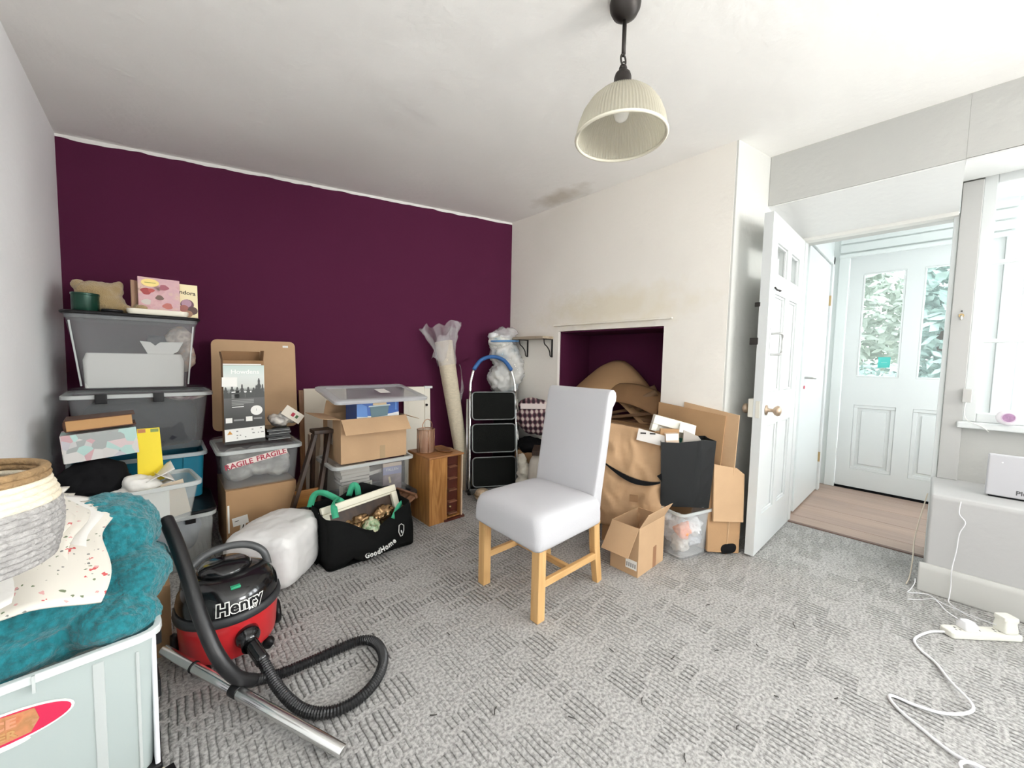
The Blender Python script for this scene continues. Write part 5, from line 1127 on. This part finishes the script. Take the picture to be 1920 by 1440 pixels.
def lean_sheet(name, label, pts, th, m, M0):
    """flat sheet with the outline pts (x, z) and real thickness, placed by M0"""
    t = thing(name, label, 'cardboard', M0.to_translation(), M0.to_euler().z)
    tilt = Matrix.Rotation(M0.to_euler().x, 4, 'X')
    MB().loft([[tilt @ Vector((x, y, z)) for x, z in pts] for y in (0, th)]).build('sheet', m, t, bevel=.0015)
    return t
# flattened boxes against the chimney breast; sheet frame: x runs towards -Y, local -y looks to -X
def W_(x, y, z, rz, tilt): return Matrix.Translation((x, y, z)) @ Matrix.Rotation(R(rz), 4, 'Z') @ Matrix.Rotation(R(tilt), 4, 'X')
t = lean_sheet('cardboard_sheet', 'large flattened brown box leaning on the chimney wall behind the carrier bag', [(-.23, 0), (.17, 0), (.20, .84), (-.23, .885)], .012, M_card, W_(2.475, 1.03, 0, -90, -3))
t = lean_sheet('cardboard_sheet', 'second flattened brown box leaning behind the large one, its edge showing by the return', [(-.08, 0), (.23, 0), (.25, .85), (-.08, .90)], .012, M_card2, W_(2.50, 1.01, 0, -90, -2))
t = lean_sheet('cardboard_sheet', 'flattened box with a rounded corner standing by the open door edge', [(-.10, .22), (.11, .20), (.115, .49), (.06, .53), (-.10, .56)], .012, M_card2, W_(2.475, .765, 0, -30, -3))
t = lean_sheet('cardboard_sheet', 'creased flattened box standing on the carpet beside the open door edge', [(-.12, .03), (.10, .0), (.115, .27), (.105, .50), (-.12, .56)], .014, M_card, W_(2.49, .785, 0, -30, -3))
t = thing('black_pouch', 'small black pouch on the carpet under the flattened boxes', 'pouch', (2.53, .80, 0), R(-30))
organic('pouch_body', [((0, 0, .035), (.065, .045, .036), (0, 0, 0), 3)], M_blackm, t, .008, 3)

# ------------------------------------------------------------------ tote bag and its contents
t = thing('tote_bag', 'black shopping tote with green handles and curved white lettering, slumped on the carpet', 'bag', (.855, 2.23, 0), R(3))
M_tote = mat('black_woven_fabric', (.006, .0065, .0065), .85, bump=.2, bscale=40, spec=.15)
N = 40
def tote(v):
    ring = []
    for x, y, _ in rdense(.50 - .02 * v, .27 + .03 * math.sin(PI * v), 0, .03, 4, 24):
        z = .30 * v
        if y < 0:
            x2 = x + .02 * (1 - v)
            z = .012 + (.26 + .04 * abs(x) * 2 - .105 * math.exp(-((x - .02) / .14) ** 2)) * v     # front edge sags in the middle
            y2 = y - .025 * math.sin(PI * min(1, v * 1.1)) * (1 - abs(x) / .3) + .012 * math.sin(x * 21)
            if v < .3: z += .035 * max(0, 1 - abs(x + .13) / .05) * (1 - v / .3)                         # tucked base fold
        else:
            x2 = x; y2 = y; z = .31 * v + (.06 * max(0, 1 - abs(x - .06) / .13)) * v
        ring.append((x2, y2, z))
    return ring
MB().loft([tote(k / 8) for k in range(9)], cap=False).build('bag_body', M_tote, t, solid=.003, smooth=True)
MB().loft([rrect(.47, .24, .001, .03, 5), rrect(.47, .24, .006, .03, 5)]).build('base', M_tote, t)
M_green = mat('green_webbing', (.04, .36, .20), .7, bump=.2, bscale=120)
for pts in ([(-.19, -.11, .285), (-.18, -.06, .335), (-.14, .0, .345), (-.10, .03, .31)], [(-.02, .13, .30), (.0, .125, .365), (.025, .12, .35), (.03, .11, .30)], [(.13, -.14, .20), (.17, -.125, .255), (.20, -.11, .27)], [(-.25, .10, .30), (-.235, .08, .37), (-.20, .05, .385), (-.14, .02, .345), (-.09, .0, .30)]):
    P = catmull([Vector(p) for p in pts], 5)
    mb = MB()
    rg = []
    for i, p in enumerate(P):
        d = (P[min(i + 1, len(P) - 1)] - P[max(i - 1, 0)]).normalized(); s_ = d.cross(Vector((.25, 1, .2))).normalized(); nn = d.cross(s_).normalized()
        rg.append([p + s_ * .017 + nn * .0012, p - s_ * .017 + nn * .0012, p - s_ * .017 - nn * .0012, p + s_ * .017 - nn * .0012])
    mb.loft(rg).build('handle', M_green, t, smooth=True)
def smile(v):
    s_ = v.x / .12; x = .035 + .100 * s_; z = .052 + .016 * s_ + .018 * s_ * s_
    an = math.atan2(.016 + .036 * s_, .100); x -= math.sin(an) * v.y; z += math.cos(an) * v.y
    return Vector((x, -.178 + .02 * (z / .2) + .03 * abs(x) ** 1.2 - v.z, z))
text('GoodHome', .042, Matrix.Identity(4), mat('white_print', (.8, .8, .78), .6), t, bend=smile, bold=.0006, ext=.004, space=1.12)
hx = [(.0, .040), (.017, .026), (.017, -.006), (.006, -.034), (-.004, -.034), (-.016, -.006), (-.014, .034)]
hm = MB(); hm.tube([(.165 + x, -.168, .128 + z) for x, z in hx], .0026, 6, 0, loop=True); hm.tube([(.165, -.169, .128), (.168, -.169, .113)], .004, 6, 0)
hm.build('house_logo', mat('white_print', (.8, .8, .78), .6), t)
T = lambda x, y, z: Matrix.Translation((.855, 2.23, 0)) @ Matrix.Rotation(R(3), 4, 'Z') @ Vector((x, y, z))
t = thing('picture_frame', 'cream moulded picture frame lying across the top of the black tote bag', 'frame', (.853, 2.215, .322), R(6))
Mp = Matrix.Rotation(R(-4), 4, 'Y') @ Matrix.Translation((0, -.01, -.115)) @ Matrix.Rotation(R(70), 4, 'X')
pf_ = MB(); pf_.box(-.228, .228, -.11, -.07, -.012, .020, Mp); pf_.box(-.228, .228, .09, .13, -.012, .020, Mp); pf_.box(-.228, -.190, -.07, .09, -.012, .020, Mp); pf_.box(.190, .228, -.07, .09, -.012, .020, Mp)
pf_.build('moulding', mat('cream_moulding', (.80, .76, .62), .45), t, bevel=.006)
pf_ = MB(); pf_.box(-.205, .205, -.073, -.062, -.018, .012, Mp); pf_.box(-.205, .205, .078, .092, -.018, .012, Mp); pf_.box(-.207, -.195, -.06, .08, -.018, .012, Mp); pf_.box(.195, .207, -.06, .08, -.018, .012, Mp); pf_.build('inner_moulding', mat('cream_moulding', (.80, .76, .62), .45), t, bevel=.003)
MB().box(-.197, .197, -.064, .08, -.014, -.010, Mp).build('backing', M_dark, t)
t = thing('glass_bauble', 'shiny gold and green glass bauble in the mouth of the black tote bag', 'bauble', T(.02, -.085, .10))
MB().lathe([(.001, .0), (.03, .008), (.05, .035), (.055, .06), (.048, .085), (.03, .105), (.012, .112), (.012, .125), (.001, .126)], 24, wob=lambda a, z: 1 + .03 * math.cos(8 * a)).build('bauble', printed('bauble_print', [(.55, .48, .25), (.10, .12, .05), (.35, .50, .30), (.62, .58, .40), (.05, .04, .02)], 30, .12, 'noise'), t, smooth=True)
t = thing('foil_ribbon', 'crumpled bronze foil ribbon inside the black tote bag', 'ribbon', T(-.02, -.02, .14))
M_foil = mat('bronze_foil', (.42, .27, .14), .25, .9, bump=.5, bscale=30)
organic('ribbon', [((-.06, -.05, .02), (.06, .04, .05)), ((.0, .02, .04), (.10, .06, .05)), ((.12, -.01, .05), (.09, .05, .05), (0, -.4, 0))], M_foil, t, .009, 1, (.05, .03))
t = thing('wooden_tray', 'brown wooden slatted tray end sticking out of the tote beside the cabinet', 'tray', T(.20, .02, .20), R(12))
for k in range(3): MB().box(-.14, .14, -.09 + .065 * k, -.04 + .065 * k, 0, .012, Matrix.Rotation(R(-22), 4, 'Y')).build('slat', wood('tray_wood', (.16, .07, .035), (.26, .13, .07), 5, 'X'), t, bevel=.002)
MB().box(.13, .145, -.095, .10, -.004, .03, Matrix.Rotation(R(-22), 4, 'Y')).build('end_rail', wood('tray_wood', (.16, .07, .035), (.26, .13, .07), 5, 'X'), t, bevel=.002)

# white wrapped bundle
t = thing('wrapped_bundle', 'puffy white pillow roll wrapped in thin plastic lying before the brown cardboard box', 'bundle', (.41, 2.24, 0), R(-42))
M_wh = mat('white_thin_plastic', (.80, .79, .78), .35, bump=.25, bscale=7)
organic('bundle_body', [((0, 0, .145), (.175, .175, .142), (0, 0, .0), 5), ((-.01, .13, .150), (.155, .11, .138), (0, 0, 0), 4.5)], M_wh, t, .011, 2, (.018, .12), disp2=(.008, .025))

# carton between the vacuum cleaner and the front bin
t = carton('cardboard_box', 'brown cardboard box on the floor between the vacuum cleaner and the white wall', (-.20, 2.03, 0), R(2), .40, .26, .27, closed=True)

# ------------------------------------------------------------------ foreground bin, blanket, linen and basket
t = bin_('storage_box', 'big frosted storage box with a red oval sticker, under the teal blanket', (-.232, 1.555, 0), R(5), .375, .46, .425, .016, clear('milky_bin_plastic', (.68, .76, .74), .50, .3), clear('milky_rim', (.80, .84, .83), .8, .3), .012, ribs=0)
for (x, z) in ((.172, .36), (.174, .21), (.172, .06)):
    MB().box(.186 - (.425 - z) * .03, .200 - (.425 - z) * .03, -.20, -.12, z, z + .05).build('clip', M_black, t, bevel=.003)
MB().box(.175, .186, -.215, -.10, .03, .40).build('side_handle', mat('white_side_plate', (.75, .76, .80), .4), t, bevel=.004)
MB().box(-.06, .19, -.222, -.12, -.0, .035).build('base_tray', M_black, t, bevel=.006)
for x0, x1, z0, z1 in ((.07, .09, .05, .39), (-.14, -.12, .05, .39), (.145, .152, .05, .38)):
    MB().beam(((x0 + x1) / 2, -.2175, z0), ((x0 + x1) / 2, -.2295, z1), x1 - x0, .004, up=(0, 1, 0)).build('wall_rib', M_rim, t, bevel=.002)
MB().box(-.10, -.095, -.245, -.236, .385, .425).build('rim_notch', M_rim, t); MB().box(-.02, -.015, -.245, -.236, .385, .425).build('rim_notch', M_rim, t)
Mo = Matrix.Translation((-.075, -.2275, .318)) @ Matrix.Rotation(R(2), 4, 'Y') @ Matrix.Rotation(R(2), 4, 'X')
def oval(a_, b_, dy, ring_n=36): return [[Mo @ Vector((a_ * math.cos(q), yy, b_ * math.sin(q))) for q in [2 * PI * i / ring_n for i in range(ring_n)]] for yy in (-dy, 0)]
MB().loft(oval(.115, .040, .002)).build('oval_sticker_edge', M_paper, t)
MB().loft(oval(.110, .035, .003)).build('oval_sticker', mat('crimson_sticker', (.62, .02, .08), .4), t)
MB().loft([[Mo @ Vector((x, yy, z)) for x, z in ((-.095, -.012), (-.06, -.028), (.0, -.030), (.05, -.026), (.062, .0), (.055, .028), (.0, .034), (-.06, .028), (-.095, .012))] for yy in (-.0036, -.003)]).build('worn_print', printed('worn_orange_print', [(.50, .14, .06), (.58, .24, .11), (.42, .20, .08), (.60, .30, .18)], 26, .5, 'noise'), t)
text('SPACE', .030, Mo @ Matrix.Translation((-.015, -.004, .012)) @ FRONT, mat('worn_letter', (.62, .28, .16), .5), t, bold=.0012, space=1.05)
text('MASTER', .024, Mo @ Matrix.Translation((-.015, -.004, -.014)) @ FRONT, mat('worn_letter2', (.55, .30, .12), .5), t, bold=.0008, space=1.05)
MB().loft([[Mo @ Vector((.005 + .045 * math.cos(q), yy, -.040 + .008 * math.sin(q))) for q in [2 * PI * i / 20 for i in range(20)]] for yy in (-.0016, 0)]).build('sticker_tail', M_paper, t)
M_fleece = mat('teal_fleece', (.008, .17, .20), .95, bump=1.0, bscale=85, var=.35, vscale=70, sheen=.25)
t = thing('blanket', 'thick folded teal fleece blanket bulging out of the big frosted storage box', 'blanket', (-.20, 1.56, .40))
organic('fleece', [((.06, .11, .20), (.125, .17, .115), (0, .0, .3)),
                   ((.115, .0, .105), (.085, .14, .085), (0, .25, .25)), ((.14, .10, .07), (.065, .14, .075)),
                   ((-.09, .05, .15), (.12, .18, .085)), ((-.075, -.125, .105), (.15, .085, .065), (0, -.12, .18)), ((-.11, -.13, .03), (.13, .095, .05), (0, 0, .1)),
                   ((.095, -.13, .045), (.095, .085, .062), (0, .1, .2)), ((-.03, .02, .03), (.17, .19, .055), (0, 0, .08), 5)],
        M_fleece, t, .0075, 1, (.03, .08), disp2=(.016, .018))
m = bpy.data.materials.new('floral_linen'); n, l = nt(m); b = n['Principled BSDF']; b.inputs['Roughness'].default_value = .85
tc = n.new('ShaderNodeTexCoord'); acc = None
base = n.new('ShaderNodeRGB'); base.outputs[0].default_value = (.74, .70, .62, 1); out = base.outputs[0]
for sc_, col_, th_, seed_ in ((24, (.58, .10, .10), .13, 0), (40, (.18, .22, .13), .12, 5), (33, (.66, .36, .34), .13, 9), (55, (.22, .22, .20), .11, 13)):
    mp = n.new('ShaderNodeMapping'); mp.inputs['Location'].default_value = (seed_, seed_ * .7, 0); l.new(tc.outputs['Object'], mp.inputs[0])
    v = n.new('ShaderNodeTexVoronoi'); v.inputs['Scale'].default_value = sc_; v.inputs['Randomness'].default_value = 1; l.new(mp.outputs[0], v.inputs['Vector'])
    ns = n.new('ShaderNodeTexNoise'); ns.inputs['Scale'].default_value = 90; l.new(mp.outputs[0], ns.inputs['Vector'])
    ad = n.new('ShaderNodeMath'); ad.operation = 'MULTIPLY_ADD'; ad.inputs[1].default_value = .6; l.new(ns.outputs[0], ad.inputs[0]); l.new(v.outputs['Distance'], ad.inputs[2])
    lt = n.new('ShaderNodeMath'); lt.operation = 'LESS_THAN'; lt.inputs[1].default_value = th_ + .29; l.new(ad.outputs[0], lt.inputs[0])
    mx = n.new('ShaderNodeMix'); mx.data_type = 'RGBA'; mx.inputs['B'].default_value = (*col_, 1); l.new(lt.outputs[0], mx.inputs['Factor']); l.new(out, mx.inputs['A']); out = mx.outputs['Result']
l.new(out, b.inputs['Base Color']); M_floral = m
M_lin = mat('white_linen', (.78, .76, .72), .85, bump=.15, bscale=60)
t = thing('floral_linen', 'folded white linen with a red and green flower print under the rope basket', 'linen', (-.26, 1.42, .60))
def fold(k, u, v):
    # stack of folded layers draped over the blanket; u along the length, v across
    x = -.17 + .315 * u + .012 * math.sin(9 * v + k) - .01 * k
    y = -.17 + .40 * v + .015 * math.sin(7 * u + 2 * k) + .02 * k
    z = .045 + .009 * k - .10 * max(0, .4 - v) + .07 * v - .10 * max(0, u - .66) ** 1.3 + .006 * math.sin(11 * u + 5 * v + k)
    return (x, y, z)
for k in range(5):
    MB().sheet(lambda u, v, k=k: fold(k, u * (1 - .05 * k) , v), 22, 22).build('layer', M_floral if k != 1 else M_lin, t, smooth=True, solid=.006)
MB().box(.055, .155, -.035, -.005, .032, .0335, Matrix.Rotation(R(18), 4, 'Y') @ Matrix.Rotation(R(-18), 4, 'Z')).build('care_label', mat('care_label_paper', (.80, .76, .72), .6), t)
t = thing('rope_basket', 'round grey rope basket with a cream band and brown rim, on the linen', 'basket', (-.292, 1.22, .728))
M_rope = mat('grey_rope', (.40, .385, .37), .9, bump=.8, bscale=110, var=.22, vscale=60)
M_cream = mat('cream_rope', (.76, .68, .53), .9, bump=.5, bscale=110, var=.08, vscale=60)
M_jut = mat('brown_rope', (.30, .19, .09), .9, bump=.7, bscale=110, var=.2, vscale=60)
nco = 16; 
def coil(name, i0, i1, m_):
    mb = MB()
    for i in range(i0, i1):
        z = .007 + .0117 * i; rr = .116 + .012 * math.sin(PI * min(1, i / 13)) - .0012 * max(0, i - 11)
        mb.tube([(rr * math.cos(a), rr * math.sin(a), z) for a in [2 * PI * j / 32 for j in range(32)]], .0078, 8, 1, loop=True)
    return mb.build(name, m_, t, smooth=True)
coil('grey_wall', 0, 10, M_rope); coil('cream_band', 10, 14, M_cream); coil('brown_rim', 14, 16, M_jut)
MB().lathe([(.001, 0), (.115, 0), (.115, .006), (.001, .006)], 32).build('base', M_rope, t)
t = thing('knitted_scarf', 'pink and grey speckled knit inside the rope basket', 'scarf', (-.292, 1.22, .80))
organic('knit', [((0, 0, .03), (.085, .085, .05)), ((.03, -.04, .07), (.045, .04, .03)), ((-.03, .03, .075), (.05, .05, .03))], printed('speckle_knit', [(.52, .42, .42), (.30, .26, .27), (.60, .54, .52)], 40, .9, 'noise'), t, .010, 3, (.03, .03))
t = thing('picture_frame', 'small black framed picture with cream mount lying by the big frosted box', 'frame', (-.045, 1.24, 0), R(12))
MB().box(-.07, .065, -.12, .10, .0, .022).build('backing', M_black, t, bevel=.002)
b = MB(); b.box(-.075, .045, .085, .10, .0221, .026); b.box(.033, .045, -.12, .085, .0221, .026); b.box(-.075, -.06, -.12, .085, .0221, .026); b.build('mount', mat('cream_mount', (.74, .68, .54), .6), t, bevel=.001)

# ------------------------------------------------------------------ bench, sill and cables
t = thing('internet_router', 'slim white router box standing on the bench under the window', 'router', (3.115, -.36, .512), R(-88))
MB().box(-.145, .145, -.017, .017, .006, .215).build('case', mat('router_white', (.50, .495, .515), .35), t, bevel=.006)
MB().box(-.135, .135, -.013, .013, 0, .006).build('foot', M_blackm, t)
text('Plusnet', .030, at(-.008, -.0172, .034), mat('charcoal_ink', (.09, .09, .095), .5), t, bold=.0006)
MB().lathe([(.001, 0), (.003, 0), (.003, .001), (.001, .001)], 10, M=Matrix.Translation((-.10, -.0172, .178)) @ Matrix.Rotation(R(90), 4, 'X')).build('indicator_light', mat('pale_led', (.9, .9, .88), .3), t)
MB().box(-.075, .135, -.0176, -.017, .165, .1665).build('seam', mat('router_seam', (.5, .5, .52), .5), t)
t = thing('round_clock', 'small white round clock with a mauve face on the window sill', 'clock', (3.335, -.283, .856), R(-84))
Mc = Matrix.Translation((0, 0, .042)) @ Matrix.Rotation(R(90), 4, 'X')
MB().lathe([(.001, -.012), (.036, -.012), (.042, -.004), (.042, .006), (.036, .012), (.024, .013), (.001, .013)], 32, M=Mc).build('case', mat('pearl_case', (.74, .71, .74), .3), t, smooth=True)
MB().lathe([(.001, .013), (.0215, .013), (.0215, .0145), (.001, .0145)], 28, M=Mc).build('face', mat('mauve_face', (.36, .20, .34), .5, var=.25, vscale=60), t)
MB().lathe([(.022, .0125), (.025, .016), (.027, .0125)], 28, M=Mc).build('face_ring', mat('pink_ring', (.72, .58, .70), .4), t, smooth=True)
t = thing('alarm_contact', 'small grey plastic contact box on the window frame above the sill', 'sensor', (3.365, -.135, .965))
MB().box(-.018, .0, -.018, .016, 0, .075).build('case', mat('contact_grey', (.50, .49, .47), .5), t, bevel=.003)
MB().tube([(-.01, 0, 0), (-.012, .004, -.05), (-.02, -.01, -.10), (-.03, -.06, -.125), (-.02, -.09, -.155)], .002, 6).build('cable', M_paper, t, smooth=True)
t = thing('window_catch', 'small brass catch screwed to the shaded post beside the doorway', 'catch', (3.368, -.088, 1.435))
MB().lathe([(.001, 0), (.011, 0), (.011, .004), (.001, .004)], 14, M=Matrix.Translation((0, 0, .02)) @ Matrix.Rotation(R(-90), 4, 'Y')).build('plate', M_brass, t)
MB().tube([(-.004, 0, .02), (-.014, 0, .012), (-.012, 0, -.006)], .0045, 8, 3).build('hook', mat('bright_steel', (.6, .58, .52), .3, .9), t, smooth=True)
MB().lathe([(.001, 0), (.004, 0), (.004, .003), (.001, .003)], 8, M=Matrix.Translation((0, 0, .045)) @ Matrix.Rotation(R(-90), 4, 'Y')).build('screw', M_iron, t)
M_ivory = mat('ivory_plastic', (.78, .77, .70), .35); M_wpl = mat('white_plastic', (.80, .80, .82), .35)
t = thing('socket_strip', 'white extension socket strip lying on the carpet by the skirting', 'extension lead', (2.585, -.205, 0), R(-45))
MB().loft([rrect(.285, .055, .002, .01), rrect(.29, .06, .008, .012), rrect(.288, .058, .026, .012), rrect(.275, .048, .030, .01)]).build('strip_body', M_ivory, t, bevel=.002)
for x in (-.10, -.02, .06, .115):
    k = MB(); k.box(x - .003, x + .003, .004, .012, .0295, .0304); k.box(x - .010, x - .006, -.010, -.002, .0295, .0304); k.box(x + .006, x + .010, -.010, -.002, .0295, .0304); k.build('socket_holes', M_iron, t, kind='stuff')
cp = [(2.485, -.10, .012), (2.44, -.055, .006), (2.33, -.015, .006), (2.262, -.03, .006), (2.20, -.075, .006), (2.10, -.11, .012), (2.00, -.155, .02), (1.935, -.145, .022), (1.885, -.09, .012), (1.865, -.03, .008), (1.862, .025, .006), (1.84, .035, .006), (1.80, .01, .006), (1.76, -.04, .006), (1.715, -.105, .007), (1.70, -.18, .010), (1.665, -.235, .013), (1.61, -.235, .010), (1.605, -.17, .006), (1.66, -.12, .015), (1.70, -.15, .018), (1.68, -.24, .012), (1.60, -.31, .006), (1.50, -.36, .006)]
MB().tube(cp, .0048, 8, 8).build('cable', M_wpl, t, smooth=True, world=True)
t = thing('plug', 'white plug lying aslant on the middle of the socket strip', 'plug', (2.55, -.165, .0305), R(-45))
MB().loft([rrect(.055, .05, 0, .01), rrect(.055, .05, .02, .012), rrect(.040, .036, .034, .012)]).build('plug_body', M_wpl, t, bevel=.002)
MB().tube([(-.02, .02, .03), (-.04, .05, .045), (-.03, .11, .06), (-.02, .17, .02), (-.06, .20, .0)], .0022, 6).build('cable', M_wpl, t, smooth=True)
t = thing('plug_adapter', 'ivory plug-in adapter standing on the far end of the socket strip', 'plug', (2.655, -.275, .0305), R(-45))
MB().loft([rrect(.055, .05, 0, .008), rrect(.058, .052, .012, .008), rrect(.050, .045, .045, .008), rrect(.060, .050, .055, .008), rrect(.056, .046, .068, .008)]).build('plug_body', M_ivory, t, bevel=.002)
t = tag(MB().tube([(2.64, -.25, .05), (2.70, -.19, .03), (2.78, -.10, .012), (2.84, -.055, .008), (2.83, -.02, .006), (2.80, .02, .004), (2.845, .012, .006), (2.858, .0, .04), (2.87, .0, .06)], .002, 6).build('phone_cable', M_wpl, smooth=True), 'thin white phone cable running along the foot of the skirting', 'cable')
t = tag(MB().tube([(2.895, -.13, .50), (2.888, -.128, .44), (2.892, -.15, .40), (2.892, -.135, .34), (2.888, -.13, .25), (2.865, -.12, .16), (2.862, -.122, .08), (2.85, -.12, .03), (2.79, -.12, .02), (2.70, -.16, .03), (2.60, -.19, .06)], .0022, 6).build('router_cable', M_wpl, smooth=True), 'thin white cable hanging down the front of the bench to the plugs', 'cable')
t = tag(MB().tube([(3.30, -.02, .42), (3.20, .0, .30), (3.15, .015, .18), (3.05, .015, .10), (2.98, .02, .02), (2.90, .03, .006)], .0028, 6).build('loose_cable', mat('cream_cable', (.72, .64, .52), .5), smooth=True), 'cream cable drooping past the end of the bench by the threshold', 'cable')
random.seed(21)
spots = [(1.10, .42), (.95, .72), (.78, .90), (.62, 1.02), (.86, 1.30), (1.32, .35), (1.55, .30), (1.62, .52), (1.78, .42), (1.45, .62), (1.9, .66), (.98, .30), (.74, .66), (.56, .80), (1.18, .60), (2.05, .35), (1.30, .80), (.50, 1.55), (.68, 1.72), (1.70, .16)]
for k, (x, y) in enumerate(spots):
    a = random.uniform(0, PI); ln = random.uniform(.006, .016)
    o = MB().tube([(-ln, 0, .002), (0, .003, .004), (ln, 0, .002)], .0018, 5, 2).build('leaf_crumb', mat('dark_litter', (.06, .055, .05), .8)); o.location = (x, y, .001); o.rotation_euler = (0, 0, a)
    tag(o, 'tiny dark leaf crumb lying on the open carpet', 'litter', 'leaf crumbs on the carpet')
